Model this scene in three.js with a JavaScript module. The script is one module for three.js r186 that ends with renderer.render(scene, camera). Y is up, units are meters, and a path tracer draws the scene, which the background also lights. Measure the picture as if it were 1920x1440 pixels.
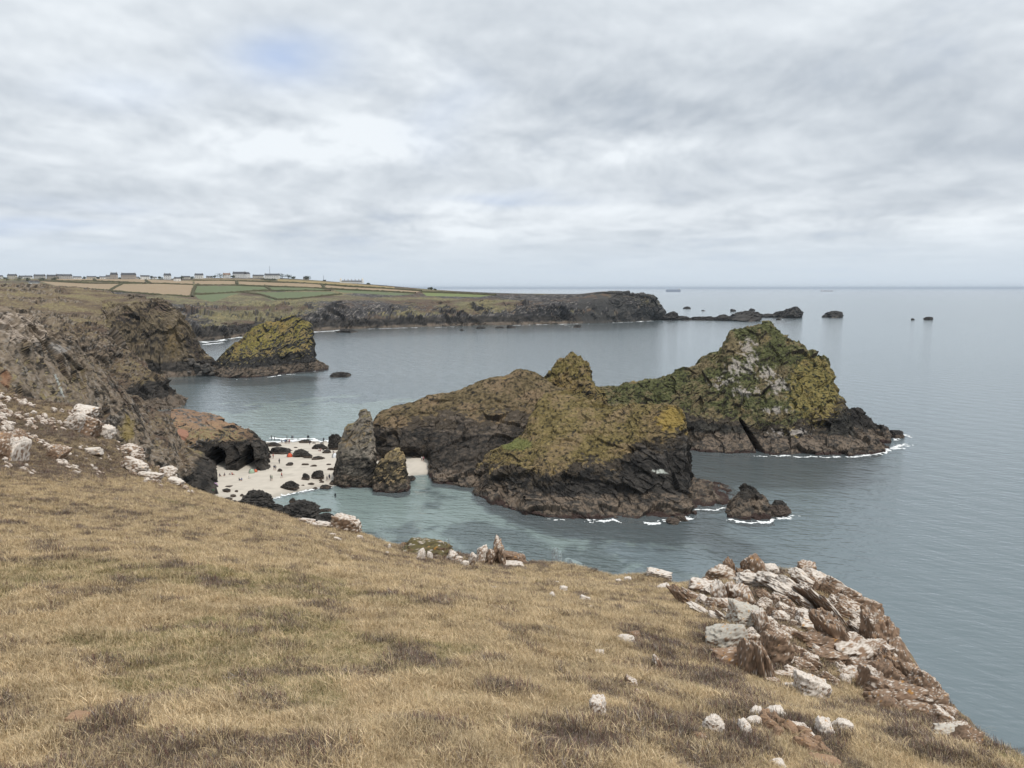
import * as THREE from 'three';
import { mergeGeometries } from 'three/addons/utils/BufferGeometryUtils.js';
import { MarchingCubes } from 'three/addons/objects/MarchingCubes.js';

// ---------------------------------------------------------------- noise (seeded)
function rng(seed) { let s = (seed * 2654435761) >>> 0; return () => { s = (s + 0x6D2B79F5) >>> 0; let t = s; t = Math.imul(t ^ (t >>> 15), t | 1); t ^= t + Math.imul(t ^ (t >>> 7), t | 61); return ((t ^ (t >>> 14)) >>> 0) / 4294967296; }; }
const PERM = new Uint8Array(512), GX = new Float32Array(256), GY = new Float32Array(256), GZ = new Float32Array(256);
{ const r = rng(7); const p = [...Array(256).keys()]; for (let i = 255; i > 0; i--) { const j = Math.floor(r() * (i + 1)); [p[i], p[j]] = [p[j], p[i]]; }
  for (let i = 0; i < 512; i++) PERM[i] = p[i & 255];
  for (let i = 0; i < 256; i++) { const z = 2 * r() - 1, a = r() * 6.2832, q = Math.sqrt(1 - z * z); GX[i] = q * Math.cos(a); GY[i] = q * Math.sin(a); GZ[i] = z; } }
const lerp = (a, b, t) => a + (b - a) * t, clamp = (x, a = 0, b = 1) => x < a ? a : x > b ? b : x;
const smooth = (a, b, x) => { const t = clamp((x - a) / (b - a)); return t * t * (3 - 2 * t); };
function noise3(x, y, z) {
  const xi = Math.floor(x), yi = Math.floor(y), zi = Math.floor(z), fx = x - xi, fy = y - yi, fz = z - zi, X = xi & 255, Y = yi & 255, Z = zi & 255, Y1 = (Y + 1) & 255, Z1 = (Z + 1) & 255;
  const u = fx * fx * fx * (fx * (fx * 6 - 15) + 10), v = fy * fy * fy * (fy * (fy * 6 - 15) + 10), w = fz * fz * fz * (fz * (fz * 6 - 15) + 10), A = PERM[X], B = PERM[(X + 1) & 255];
  const AA = PERM[A + Y], AB = PERM[A + Y1], BA = PERM[B + Y], BB = PERM[B + Y1], gx = fx - 1, gy = fy - 1, gz = fz - 1;
  let h = PERM[AA + Z]; const a = GX[h] * fx + GY[h] * fy + GZ[h] * fz; h = PERM[BA + Z]; const b = GX[h] * gx + GY[h] * fy + GZ[h] * fz; h = PERM[AB + Z]; const c = GX[h] * fx + GY[h] * gy + GZ[h] * fz; h = PERM[BB + Z]; const d = GX[h] * gx + GY[h] * gy + GZ[h] * fz;
  h = PERM[AA + Z1]; const e = GX[h] * fx + GY[h] * fy + GZ[h] * gz; h = PERM[BA + Z1]; const f = GX[h] * gx + GY[h] * fy + GZ[h] * gz; h = PERM[AB + Z1]; const g = GX[h] * fx + GY[h] * gy + GZ[h] * gz; h = PERM[BB + Z1]; const i = GX[h] * gx + GY[h] * gy + GZ[h] * gz;
  const p = a + (b - a) * u, q = c + (d - c) * u, r = e + (f - e) * u, t = g + (i - g) * u, m = p + (q - p) * v, n = r + (t - r) * v; return 1.5 * (m + (n - m) * w);
}
function fbm(x, y, z, o = 4, gain = 0.5) { let s = 0, a = 1, n = 0; for (let i = 0; i < o; i++) { s += a * noise3(x, y, z); n += a; a *= gain; x = x * 2.03 + 11.3; y = y * 2.03 + 5.7; z = z * 2.03 + 3.1; } return s / n; }
function ridged(x, y, z, o = 4) { let s = 0, a = 1, n = 0; for (let i = 0; i < o; i++) { s += a * (1 - 2 * Math.abs(noise3(x, y, z))); n += a; a *= 0.5; x = x * 2.1 + 7.3; y = y * 2.1 + 1.7; z = z * 2.1 + 9.1; } return s / n; }
// blocks: every cell of a random tiling is a tilted plane at its own height, so that its borders are steps and cracks
function facet(x, y, z) {
  const xi = Math.floor(x), yi = Math.floor(y), zi = Math.floor(z); let best = 9, b2 = 9, bh = 0, bx = 0, by = 0, bz = 0;
  for (let k = -1; k <= 1; k++) for (let j = -1; j <= 1; j++) for (let i = -1; i <= 1; i++) {
    const h = PERM[PERM[PERM[(xi + i) & 255] + ((yi + j) & 255)] + ((zi + k) & 255)], h2 = PERM[h + 37], h3 = PERM[h + 101];
    const dx = xi + i + h / 255 - x, dy = yi + j + h2 / 255 - y, dz = zi + k + h3 / 255 - z, d = dx * dx + dy * dy + dz * dz;
    if (d < best) { b2 = best; best = d; bh = h3; bx = dx; by = dy; bz = dz; } else if (d < b2) b2 = d;
  }
  const g = PERM[bh + 61];
  facet.edge = Math.sqrt(b2) - Math.sqrt(best); facet.id = bh / 255;
  return (bh / 255 - 0.5) * 0.9 - (GX[g] * bx + GY[g] * by + GZ[g] * bz) * 1.1;
}

// ---------------------------------------------------------------- camera, sky, sun, exposure
const EYE = 60, F = 720 / Math.tan(27.5 * Math.PI / 180), TILT = Math.atan(180 / F), CT = Math.cos(TILT), ST = Math.sin(TILT);
const scene = new THREE.Scene();
const camera = new THREE.PerspectiveCamera(55, 4 / 3, 0.1, 120000);
camera.position.set(0, EYE, 0); camera.rotation.set(-TILT, 0, 0);
const renderer = new THREE.WebGLRenderer({ antialias: true });
renderer.toneMapping = THREE.LinearToneMapping; renderer.toneMappingExposure = 1.65;
renderer.shadowMap.enabled = true;
const sun = new THREE.DirectionalLight(new THREE.Color(1, 0.95, 0.87), 1.5);
sun.position.set(60, 175, 42).multiplyScalar(2); sun.target.position.set(0, 20, -150); sun.position.add(sun.target.position); sun.castShadow = true; sun.shadow.radius = 22;
sun.shadow.mapSize.set(4096, 4096); Object.assign(sun.shadow.camera, { left: -400, right: 400, top: 400, bottom: -400, near: 1, far: 1200 });
scene.add(sun, sun.target);

// a survey of the place: photograph column and row plus forward distance -> point in metres
const tanRow = py => { const b = -(py - 720) / F; return (b * CT - ST) / (CT + b * ST); };
function at(px, py, D) { const a = (px - 960) / F, b = -(py - 720) / F, s = D / (CT + b * ST); return [a * s, EYE + s * (b * CT - ST), -D]; }
const seaD = (py, h = 0) => (h - EYE) / tanRow(py);
function pixelOf(x, y, z) { const yy = y - EYE, dz = -z, c = dz * CT - yy * ST, u = yy * CT + dz * ST; return [960 + F * x / c, 720 - F * u / c]; }

function buildSky() {
  const W = 3072, H = 1536, d = new Float32Array(W * H * 4);
  const puff = (px, py, x, y, rx, ry) => { const a = (px - x) / rx, b = (py - y) / ry; return Math.exp(-(a * a + b * b)); };
  for (let j = 0; j < H; j++) {
    const el = ((j + 0.5) / H - 0.5) * Math.PI, se = Math.sin(el), ce = Math.cos(el);
    for (let i = 0; i < W; i++) {
      const o = (j * W + i) * 4; d[o + 3] = 1;
      if (se < -0.01) { d[o] = 0.26; d[o + 1] = 0.295; d[o + 2] = 0.335; continue; }
      const ph = ((i + 0.5) / W - 0.5) * 2 * Math.PI, x = ce * Math.cos(ph), z = ce * Math.sin(ph), k = 1 / (Math.max(se, 0) + 0.045);
      let qx = x * k, qz = z * k;
      const wx = fbm(qx * 0.5, qz * 0.5, 3.3, 3), wz = fbm(qx * 0.5 + 9, qz * 0.5, 8.1, 3);
      qx += wx * 0.35; qz += wz * 0.35;
      const big = fbm(qx * 0.38 + 2.2, qz * 0.38 + 1.4, 0.5, 3), puffs = (a, b) => 0.8 * fbm(a * 0.9, b * 0.75, 4.2, 6, 0.54) + 0.2 * fbm(a * 3, b * 2.1, 7.7, 3, 0.5);
      const heap = (a, b, c) => fbm(a * 5.2 + wx * 0.4, b * 9.5 + wz * 0.4, c * 5.2, 6, 0.55), low2 = 1 - smooth(0.22, 0.5, se), h0 = heap(x, se, z);
      const det = 0.62 * puffs(qx, qz) + 0.55 * h0 * low2, relief = 0.5 * (puffs(qx, qz) - puffs(qx * 1.012 - 0.03, qz * 1.012 + 0.05)) - 0.9 * low2 * (heap(x, se + 0.012, z) - h0);
      // where the larger banks of cloud lie (only in front: the rest of the sky goes on at random)
      let bank = 0, gap = 0, lit = 0;
      if (z < -0.05) {
        const c = -z * CT - se * ST, px = 960 + F * x / c, py = 720 - F * (se * CT - z * ST) / c;
        const px2 = px + wx * 170, py2 = py + wz * 70;
        bank = 0.8 * puff(px2, py2, 1500, 205, 560, 115) + 0.5 * puff(px2, py2, 1750, 300, 360, 65) + 0.3 * puff(px2, py2, 300, 60, 300, 60) + 0.55 * puff(px2, py2, 130, 370, 380, 32) + 0.35 * puff(px2, py2, 420, 200, 140, 45) + 0.25 * puff(px2, py2, 960, 120, 180, 140);
        lit = 0.9 * puff(px2, py2, 600, 255, 190, 50) + 0.7 * puff(px2, py2, 1150, 275, 260, 28) + 0.6 * puff(px2, py2, 90, 215, 150, 55) + 0.5 * puff(px2, py2, 690, 135, 100, 50) + 0.5 * puff(px2, py2, 880, 405, 360, 22) + 0.4 * puff(px2, py2, 1700, 410, 380, 40) + 0.4 * puff(px2, py2, 330, 255, 180, 45) + 0.3 * puff(px2, py2, 150, 20, 300, 40);
        gap = 0.85 * puff(px2, py2, 520, 105, 90, 45) + 0.5 * puff(px2, py2, 30, 425, 170, 30) + 0.4 * puff(px2, py2, 980, 375, 120, 14) + 0.25 * puff(px2, py2, 800, 210, 70, 70) + 0.3 * puff(px2, py2, 230, 165, 120, 35);
      } else { bank = clamp(big * 1.3); lit = clamp(-big * 0.9); }
      const low = smooth(0.0, 0.08, se);
      const cell = smooth(-0.3, 0.34, det) - 0.45; let light = 0.66 + (0.24 * cell + 0.26 * det + 0.95 * relief) * low - 0.08 * big * low - 0.40 * bank * (1 - 0.35 * det) + 0.42 * lit * (0.75 + 1.6 * det + 2.2 * relief);
      light = clamp(light, 0.02, 1.1);
      let r = lerp(0.45, 0.83, light), g = lerp(0.495, 0.865, light), b = lerp(0.55, 0.895, light);
      let blue = clamp(gap * (0.75 - 1.1 * det) + 0.5 * clamp(-det - 0.1) * (1 - bank), 0, 0.8);
      r = lerp(r, 0.46, blue); g = lerp(g, 0.58, blue); b = lerp(b, 0.82, blue);
      const hz = 1 - smooth(0.0, 0.09, se), hb = 0.7 * hz;
      r = lerp(r, 0.60, hb * 0.75); g = lerp(g, 0.695, hb * 0.75); b = lerp(b, 0.785, hb * 0.75);
      d[o] = r / 1.63; d[o + 1] = g / 1.6; d[o + 2] = b / 1.57;
    }
  }
  const t = new THREE.DataTexture(d, W, H, THREE.RGBAFormat, THREE.FloatType);
  t.mapping = THREE.EquirectangularReflectionMapping; t.magFilter = THREE.LinearFilter; t.minFilter = THREE.LinearFilter; t.wrapS = THREE.RepeatWrapping; t.needsUpdate = true;
  return t;
}
scene.background = buildSky(); scene.environment = scene.background; scene.backgroundIntensity = 1; scene.environmentIntensity = 1;

// ---------------------------------------------------------------- naming and building helpers
const taken = {};
function numbered(n) { const k = taken[n] = (taken[n] ?? -1) + 1; return k ? `${n}_${String(k).padStart(3, '0')}` : n; }
function tag(o, label, category, group, kind) { if (label) o.userData.label = label; if (category) o.userData.category = category; if (group) o.userData.group = group; if (kind) o.userData.kind = kind; return o; }
function meshOf(name, geo, mat, parent = scene) { const m = new THREE.Mesh(geo, mat); m.name = parent === scene ? numbered(name) : name; m.castShadow = m.receiveShadow = true; parent.add(m); return m; }
function groupAt(name, x, y, z) { const g = new THREE.Group(); g.name = numbered(name); g.position.set(x, y, z); scene.add(g); return g; }
const structure = (name, geo, mat) => tag(meshOf(name, geo, mat), null, null, null, 'structure');
const matte = (o = {}) => new THREE.MeshPhysicalMaterial({ vertexColors: true, roughness: 0.92, specularIntensity: 0.3, ...o });
const rockMat = matte(), cragMat = matte({ flatShading: true }), plain = (r, g, b, rough = 0.8) => { const m = new THREE.MeshStandardMaterial({ roughness: rough }); m.color.setRGB(r, g, b); return m; };

// thin-plate spline through surveyed heights
function tps(pts, lambda = 0) {
  const n = pts.length, N = n + 3, A = Array.from({ length: N }, () => new Float64Array(N + 1)), U = r2 => r2 < 1e-9 ? 0 : r2 * Math.log(r2) * 0.5;
  for (let i = 0; i < n; i++) { for (let j = 0; j < n; j++) A[i][j] = U((pts[i][0] - pts[j][0]) ** 2 + (pts[i][1] - pts[j][1]) ** 2); A[i][i] += lambda; A[i][n] = A[n][i] = 1; A[i][n + 1] = A[n + 1][i] = pts[i][0]; A[i][n + 2] = A[n + 2][i] = pts[i][1]; A[i][N] = pts[i][2]; }
  for (let c = 0; c < N; c++) { let p = c; for (let r = c + 1; r < N; r++) if (Math.abs(A[r][c]) > Math.abs(A[p][c])) p = r; [A[c], A[p]] = [A[p], A[c]];
    for (let r = 0; r < N; r++) if (r !== c) { const f = A[r][c] / A[c][c]; if (f) for (let k = c; k <= N; k++) A[r][k] -= f * A[c][k]; } }
  const w = A.map((r, i) => r[N] / r[i]);
  return (x, z) => { let s = w[n] + w[n + 1] * x + w[n + 2] * z; for (let i = 0; i < n; i++) s += w[i] * U((x - pts[i][0]) ** 2 + (z - pts[i][1]) ** 2); return s; };
}

function gridNormals(P, nu, nv) {
  const N = new Float32Array(P.length), g = (i, j, k) => P[(j * nu + i) * 3 + k];
  for (let j = 0; j < nv; j++) for (let i = 0; i < nu; i++) {
    const a = Math.max(i - 1, 0), b = Math.min(i + 1, nu - 1), c = Math.max(j - 1, 0), e = Math.min(j + 1, nv - 1);
    const ux = g(b, j, 0) - g(a, j, 0), uy = g(b, j, 1) - g(a, j, 1), uz = g(b, j, 2) - g(a, j, 2), vx = g(i, e, 0) - g(i, c, 0), vy = g(i, e, 1) - g(i, c, 1), vz = g(i, e, 2) - g(i, c, 2);
    let x = uy * vz - uz * vy, y = uz * vx - ux * vz, z = ux * vy - uy * vx; const l = Math.hypot(x, y, z) || 1, o = (j * nu + i) * 3;
    N[o] = x / l; N[o + 1] = y / l; N[o + 2] = z / l;
  }
  return N;
}
function gridGeometry(P, nu, nv, color, flat) {
  const N = gridNormals(P, nu, nv), C = new Float32Array(P.length), idx = new Uint32Array((nu - 1) * (nv - 1) * 6); let k = 0;
  for (let j = 0; j < nv - 1; j++) for (let i = 0; i < nu - 1; i++) { const a = j * nu + i, b = a + 1, c = a + nu, d = c + 1; idx[k++] = a; idx[k++] = b; idx[k++] = d; idx[k++] = a; idx[k++] = d; idx[k++] = c; }
  for (let i = 0; i < nu * nv; i++) { const o = i * 3, c = color(P[o], P[o + 1], P[o + 2], N[o], N[o + 1], N[o + 2], i); C[o] = c[0]; C[o + 1] = c[1]; C[o + 2] = c[2]; }
  const g = new THREE.BufferGeometry(); g.setAttribute('position', new THREE.BufferAttribute(P, 3)); if (!flat) g.setAttribute('normal', new THREE.BufferAttribute(N, 3)); g.setAttribute('color', new THREE.BufferAttribute(C, 3)); g.setIndex(new THREE.BufferAttribute(idx, 1));
  return g;
}
function curve(ts, pts, t) {            // cubic through points with soft tangents
  let k = 0; while (k < ts.length - 2 && t > ts[k + 1]) k++;
  const h = ts[k + 1] - ts[k] || 1, s = clamp((t - ts[k]) / h), out = [0, 0, 0];
  for (let c = 0; c < 3; c++) {
    const m = i => i <= 0 ? (pts[1][c] - pts[0][c]) / (ts[1] - ts[0] || 1) : i >= ts.length - 1 ? (pts[i][c] - pts[i - 1][c]) / (ts[i] - ts[i - 1] || 1) : 0.5 * ((pts[i][c] - pts[i - 1][c]) / (ts[i] - ts[i - 1] || 1) + (pts[i + 1][c] - pts[i][c]) / (ts[i + 1] - ts[i] || 1));
    const m0 = m(k) * 0.75, m1 = m(k + 1) * 0.75, s2 = s * s, s3 = s2 * s;
    out[c] = (2 * s3 - 3 * s2 + 1) * pts[k][c] + (s3 - 2 * s2 + s) * h * m0 + (-2 * s3 + 3 * s2) * pts[k + 1][c] + (s3 - s2) * h * m1;
  }
  return out;
}
// a body of rock from surveyed profiles: columns of [column, [row, distance] ...] from its foot up to its crest; the far side falls back to the sea
function loft(cols, nu, nv, { back = 20, foot = true, backDrop = -4, disp, warp, color }) {
  const net = cols.map(([px, ...pts]) => {
    const q = pts.map(([py, D, x]) => at(x ?? px, py, D || seaD(py)));
    const f = q[0], top = q[q.length - 1];
    if (foot) q.unshift([f[0], f[1] - 1.6, f[2] + 0.3]);
    const bw = typeof back === 'function' ? back(px) : back, kx = top[0] / -top[2];
    q.push([top[0] + kx * bw * 0.35, top[1] - (top[1] - backDrop) * 0.12, top[2] - bw * 0.35], [top[0] + kx * bw * 0.8, lerp(top[1], backDrop, 0.6), top[2] - bw * 0.8], [top[0] + kx * bw, backDrop, top[2] - bw]);
    return q;
  });
  const nc = net.length, nr = net[0].length, tu = [0], tv = [0], dist = (a, b) => Math.hypot(a[0] - b[0], a[1] - b[1], a[2] - b[2]);
  for (let i = 1; i < nc; i++) { let s = 0; for (let r = 0; r < nr; r++) s += dist(net[i][r], net[i - 1][r]); tu.push(tu[i - 1] + s / nr); }
  for (let r = 1; r < nr; r++) { let s = 0; for (let i = 0; i < nc; i++) s += dist(net[i][r], net[i][r - 1]); s /= nc; if (r > nr - 3) s *= 0.35; tv.push(tv[r - 1] + s); }
  const P = new Float32Array(nu * nv * 3), line = Array.from({ length: nr });
  for (let i = 0; i < nu; i++) {
    const t = tu[nc - 1] * i / (nu - 1);
    for (let r = 0; r < nr; r++) line[r] = curve(tu, net.map(q => q[r]), t);
    for (let j = 0; j < nv; j++) { const p = curve(tv, line, tv[nr - 1] * j / (nv - 1)), o = (j * nu + i) * 3; P[o] = p[0]; P[o + 1] = p[1]; P[o + 2] = p[2]; }
  }
  const N = gridNormals(P, nu, nv);
  for (let i = 0; i < nu * nv; i++) {
    const o = i * 3, x = P[o], y = P[o + 1], z = P[o + 2];
    const d = disp ? disp(x, y, z) : 0; P[o] += N[o] * d; P[o + 1] += N[o + 1] * d; P[o + 2] += N[o + 2] * d;
    if (warp) { const w = warp(P[o], P[o + 1], P[o + 2]); P[o] += w[0]; P[o + 1] += w[1]; P[o + 2] += w[2]; }
  }
  const geo = gridGeometry(P, nu, nv, color, true);
  let proj = null;
  geo.userData.hit = (px, py) => {      // nearest surface point of this body in that direction
    if (!proj) { proj = new Float32Array(nu * nv * 2); for (let i = 0; i < nu * nv; i++) { const q = pixelOf(P[i * 3], P[i * 3 + 1], P[i * 3 + 2]); proj[2 * i] = q[0]; proj[2 * i + 1] = q[1]; } }
    let best = null, bd = 1e9; for (let i = 0; i < nu * nv; i++) { const e = Math.hypot(proj[2 * i] - px, proj[2 * i + 1] - py), sc = e * 8 + -P[i * 3 + 2] * 0.02; if (sc < bd) { bd = sc; best = i; } }
    return [P[best * 3], P[best * 3 + 1], P[best * 3 + 2]];
  };
  return geo;
}
const mix3 = (a, b, t) => [lerp(a[0], b[0], t), lerp(a[1], b[1], t), lerp(a[2], b[2], t)];
// rough rock: large blocks, small blocks, ribs that dip to one side
const crag = (a, s, dip = 0.6) => (x, y, z) => {
  const wx = noise3(x / s, y / s, z / s) * s * 0.35, wy = noise3(x / s + 9, y / s, z / s) * s * 0.25; x += wx; y += wy;
  const u = x * Math.cos(dip) + y * Math.sin(dip), v = y * Math.cos(dip) - x * Math.sin(dip);
  return a * (1.15 * facet(u / s, v / (s * 0.55), z / s) + 0.40 * facet(u / (s * 0.36) + 5, v / (s * 0.19), z / (s * 0.36)) + 0.14 * facet(u / (s * 0.13) + 2, v / (s * 0.075), z / (s * 0.13))
    + 0.36 * ridged(u / (s * 0.7), v / (s * 0.3), z / (s * 0.6), 5) + 0.9 * fbm(x / (s * 2.4), y / (s * 2), z / (s * 2.4), 3) - 1.1 * Math.max(0, ridged(u / (s * 3), v / (s * 1.6), z / (s * 3), 2) - 0.45) + 0.22 * ridged(x / (s * 0.2), y / (s * 0.2), z / (s * 0.2), 2));
};
// a boulder: a soft-edged polyhedron of random planes, with rough faces
function boulder(seed, sx, sy, sz, res = 14, { planes = 7, rough = 0.05, box = 0.75, color, dome = 0, edge = 22 } = {}) {
  const r = rng(seed), pl = [], q = new THREE.Vector3();
  for (const [x, y, z] of [[1, 0, 0], [-1, 0, 0], [0, 1, 0], [0, -1, 0], [0, 0, 1], [0, 0, -1]]) { q.set(x + (r() - 0.5) * box, y + (r() - 0.5) * box, z + (r() - 0.5) * box).normalize(); pl.push([q.x, q.y, q.z, 0.78 + r() * 0.2]); }
  for (let i = 0; i < planes; i++) { q.set(r() - 0.5, r() - 0.35, r() - 0.5).normalize(); pl.push([q.x, q.y, q.z, 0.82 + r() * 0.22]); }
  const g = new THREE.BoxGeometry(2, 2, 2, res, res, res); let p = g.attributes.position; const key = new Map(), remap = [], pos = [];
  for (let i = 0; i < p.count; i++) { const k = `${p.getX(i).toFixed(3)},${p.getY(i).toFixed(3)},${p.getZ(i).toFixed(3)}`; if (!key.has(k)) { key.set(k, pos.length / 3); pos.push(p.getX(i), p.getY(i), p.getZ(i)); } remap.push(key.get(k)); }
  const out = new THREE.BufferGeometry(), A = new Float32Array(pos), off = r() * 50;
  for (let i = 0; i < A.length; i += 3) {
    q.set(A[i], A[i + 1], A[i + 2]).normalize(); let s = 0;
    for (const [a, b, c, d] of pl) { const t = (a * q.x + b * q.y + c * q.z) / d; if (t > 0) s += t ** edge; }
    let rad = s ** (-1 / edge); const f = 3.2;
    rad *= 1 + rough * (1.3 * facet(q.x * f + off, q.y * f * 1.6, q.z * f) + 0.35 * facet(q.x * 6 + off, q.y * 9, q.z * 6) + 0.5 * fbm(q.x * 6 + off, q.y * 6, q.z * 6, 4));
    const tp = 1 - dome * clamp(q.y * rad, -0.3, 1); A[i] = q.x * rad * sx * tp; A[i + 1] = q.y * rad * sy; A[i + 2] = q.z * rad * sz * tp;
  }
  out.setAttribute('position', new THREE.BufferAttribute(A, 3)); out.setIndex([...g.index.array].map(i => remap[i])); out.computeVertexNormals();
  if (color) { const N = out.attributes.normal, C = new Float32Array(A.length); for (let i = 0; i < A.length; i += 3) { const c = color(A[i], A[i + 1], A[i + 2], N.array[i], N.array[i + 1], N.array[i + 2], off); C[i] = c[0]; C[i + 1] = c[1]; C[i + 2] = c[2]; } out.setAttribute('color', new THREE.BufferAttribute(C, 3)); }
  return out;
}
// ---------------------------------------------------------------- sea, sea bed and beach
function waveTexture(size, seed, waves, tile) {      // a tile of crossing ripples; .slope is its steepness per metre of relief
  const r = rng(seed), h = new Float32Array(size * size), list = [];
  for (let i = 0; i < waves; i++) { const k = 4 + Math.floor(r() ** 1.25 * 92), a = 1.15 + (r() - 0.5) * 1.5; const kx = Math.round(k * Math.cos(a)), ky = Math.round(k * Math.sin(a)); if (!kx && !ky) continue; list.push([kx, ky, r() * 6.28, 1 / Math.hypot(kx, ky) ** 0.85]); }
  let lo = 1e9, hi = -1e9, sl = 0; const S = new Float32Array(4096).map((_, i) => Math.sin(6.2831853 * i / 4096));
  for (let j = 0; j < size; j++) for (let i = 0; i < size; i++) { let s = 0; for (const [kx, ky, p, a] of list) { const c = S[Math.floor(4096 * ((kx * i + ky * j) / size + p / 6.2831853) + 409600000) & 4095]; s += a * (c + 0.4 * (1 - Math.abs(c))); } h[j * size + i] = s; lo = Math.min(lo, s); hi = Math.max(hi, s); }
  for (let j = 0; j < size - 1; j += 2) for (let i = 0; i < size - 1; i += 2) sl += (h[j * size + i + 1] - h[j * size + i]) ** 2 + (h[(j + 1) * size + i] - h[j * size + i]) ** 2;
  const d = new Uint8Array(size * size * 4); for (let i = 0; i < size * size; i++) { const v = 255 * (h[i] - lo) / (hi - lo); d[i * 4] = d[i * 4 + 1] = d[i * 4 + 2] = v; d[i * 4 + 3] = 255; }
  const t = new THREE.DataTexture(d, size, size); t.wrapS = t.wrapT = THREE.RepeatWrapping; t.magFilter = THREE.LinearFilter; t.needsUpdate = true; t.slope = Math.sqrt(sl / (size * size / 4)) / (hi - lo) * size / tile; return t;
}
const TILE = 52, ripple = waveTexture(1024, 21, 60, TILE);
{
  const rows = 260, colsN = 200, P = new Float32Array(rows * colsN * 3), UV = new Float32Array(rows * colsN * 2);
  for (let j = 0; j < rows; j++) { const D = 40 * (70000 / 40) ** (j / (rows - 1)); for (let i = 0; i < colsN; i++) { const t = (i / (colsN - 1) - 0.5) * 2.6, o = j * colsN + i, x = t * (D + 60), z = -D; P[o * 3] = x; P[o * 3 + 1] = 0; P[o * 3 + 2] = z; UV[o * 2] = x / TILE + 0.2 * fbm(x / 260, z / 260, 2, 2); UV[o * 2 + 1] = -z / TILE + 0.2 * fbm(x / 260, z / 260, 9, 2); } }
  // broad tone of the open water: wind lanes and slicks
  const geo = gridGeometry(P, colsN, rows, () => [1, 1, 1]); geo.setAttribute('uv', new THREE.BufferAttribute(UV, 2));
  const m = new THREE.MeshPhysicalMaterial({ color: new THREE.Color().setRGB(0.57, 0.68, 0.72), roughness: 0.12, ior: 1.33, transmission: 0.86, thickness: 0, bumpMap: ripple, bumpScale: 0.105 / ripple.slope });
  structure('sea', geo, m);
}
const onSea = (px, py, h = 0) => { const p = at(px, py, seaD(py, h)); return [p[0], p[2]]; };
const bedPts = [];
{ const add = (h, ...list) => list.forEach(([px, py]) => { const [x, z] = onSea(px, py, h); bedPts.push([x, z, h]); });
  add(0, [430, 952], [499, 937], [527, 930], [552, 923], [590, 916], [627, 911], [700, 912], [760, 893], [790, 890], [815, 888]);           // water's edge, this side
  add(0, [470, 829], [520, 828], [580, 827], [640, 826], [720, 822], [800, 815]);                                                           // and the far side
  add(2.2, [420, 900], [470, 890], [540, 870], [600, 858], [560, 850], [700, 860], [780, 872]); add(1.2, [420, 925], [500, 912], [560, 900], [620, 886], [560, 838], [620, 838], [760, 880]);
  add(3, [360, 900], [400, 885]);
  add(-1.6, [560, 950], [640, 935], [720, 935], [800, 915], [860, 925], [560, 800], [480, 800], [650, 800]); add(-4, [700, 980], [850, 975], [950, 990], [600, 760], [480, 750], [700, 770]); add(-8, [1100, 1050], [900, 1060], [1300, 1040], [600, 720], [1320, 880], [1320, 980]); add(-9, [1500, 1000], [1400, 1200], [1000, 650], [600, 660], [1700, 900], [1700, 700]); }
const bedTps = tps(bedPts, 4);
const bedRim = (x, z) => smooth(0, 55, Math.min(x + 300, 80 - x, -110 - z, z + 620) + 22 * fbm(x / 40, z / 40, 1, 3));
const bedH = (x, z) => Math.max(-13.8, Math.min(4, lerp(-13.8, bedTps(x, z), bedRim(x, z))));
const sandC = [0.53, 0.485, 0.42];
{
  const nu = 480, nv = 460, P = new Float32Array(nu * nv * 3);
  for (let j = 0; j < nv; j++) for (let i = 0; i < nu; i++) { const o = (j * nu + i) * 3, x = -300 + 530 * i / (nu - 1), z = -110 - 510 * j / (nv - 1); P[o] = x; P[o + 2] = z; const h = bedH(x, z); P[o + 1] = h + (h > -0.5 ? 0.08 : 0.3) * fbm(x / 7, z / 7, 4, 4) + (h < -1 ? Math.max(0, ridged(x / 9, z / 9, 2, 3)) * 0.6 : 0); }
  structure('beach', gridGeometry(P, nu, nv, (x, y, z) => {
    const bay = z < -285 ? 0.6 : 0, weed = smooth(0.02, 0.22, fbm(x / 15, z / 15, 7, 5) + smooth(-1.5, -6, y) * 0.32 - 0.1 - bay) * smooth(-0.6, -1.5, y);
    const wet = 1 - smooth(0.1, 0.55, y + 0.25 * fbm(x / 5, z / 5, 3, 3)), n = 1 + 0.16 * fbm(x / 3, z / 3, 1, 4) + 0.12 * fbm(x / 0.8, z / 0.8, 6, 2) - (fbm(x / 9, z / 4, 12, 4) > 0.22 ? 0.12 : 0);
    let c = mix3(sandC.map(v => v * n), [0.36, 0.33, 0.285], wet * 0.75);
    if (y < -0.4) c = mix3(c, [0.52, 0.50, 0.40], 0.6);
    const patch = Math.hypot((x + 45) / 85, (z + 210) / 70) + 0.8 * fbm(x / 22, z / 22, 5, 5), bay2 = Math.hypot((x + 75) / 90, (z + 330) / 95) + 0.9 * fbm(x / 24, z / 40, 8, 5); c = mix3(c, [0.25, 0.238, 0.24], smooth(0.9, 1.05, Math.min(patch, bay2) + 0.25 * fbm(x / 4, z / 4, 3, 3)));  // bed painted darker away from the cove, standing in for deepening water
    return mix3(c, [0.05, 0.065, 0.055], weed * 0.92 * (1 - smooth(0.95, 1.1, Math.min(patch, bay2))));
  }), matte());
  const deep = new THREE.PlaneGeometry(140000, 140000); deep.rotateX(-Math.PI / 2); const db = structure('sea_bed', deep, plain(0.25, 0.238, 0.24, 1)); db.position.y = -14;  // same dark tone painted in place of light lost in deep water
}
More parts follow.
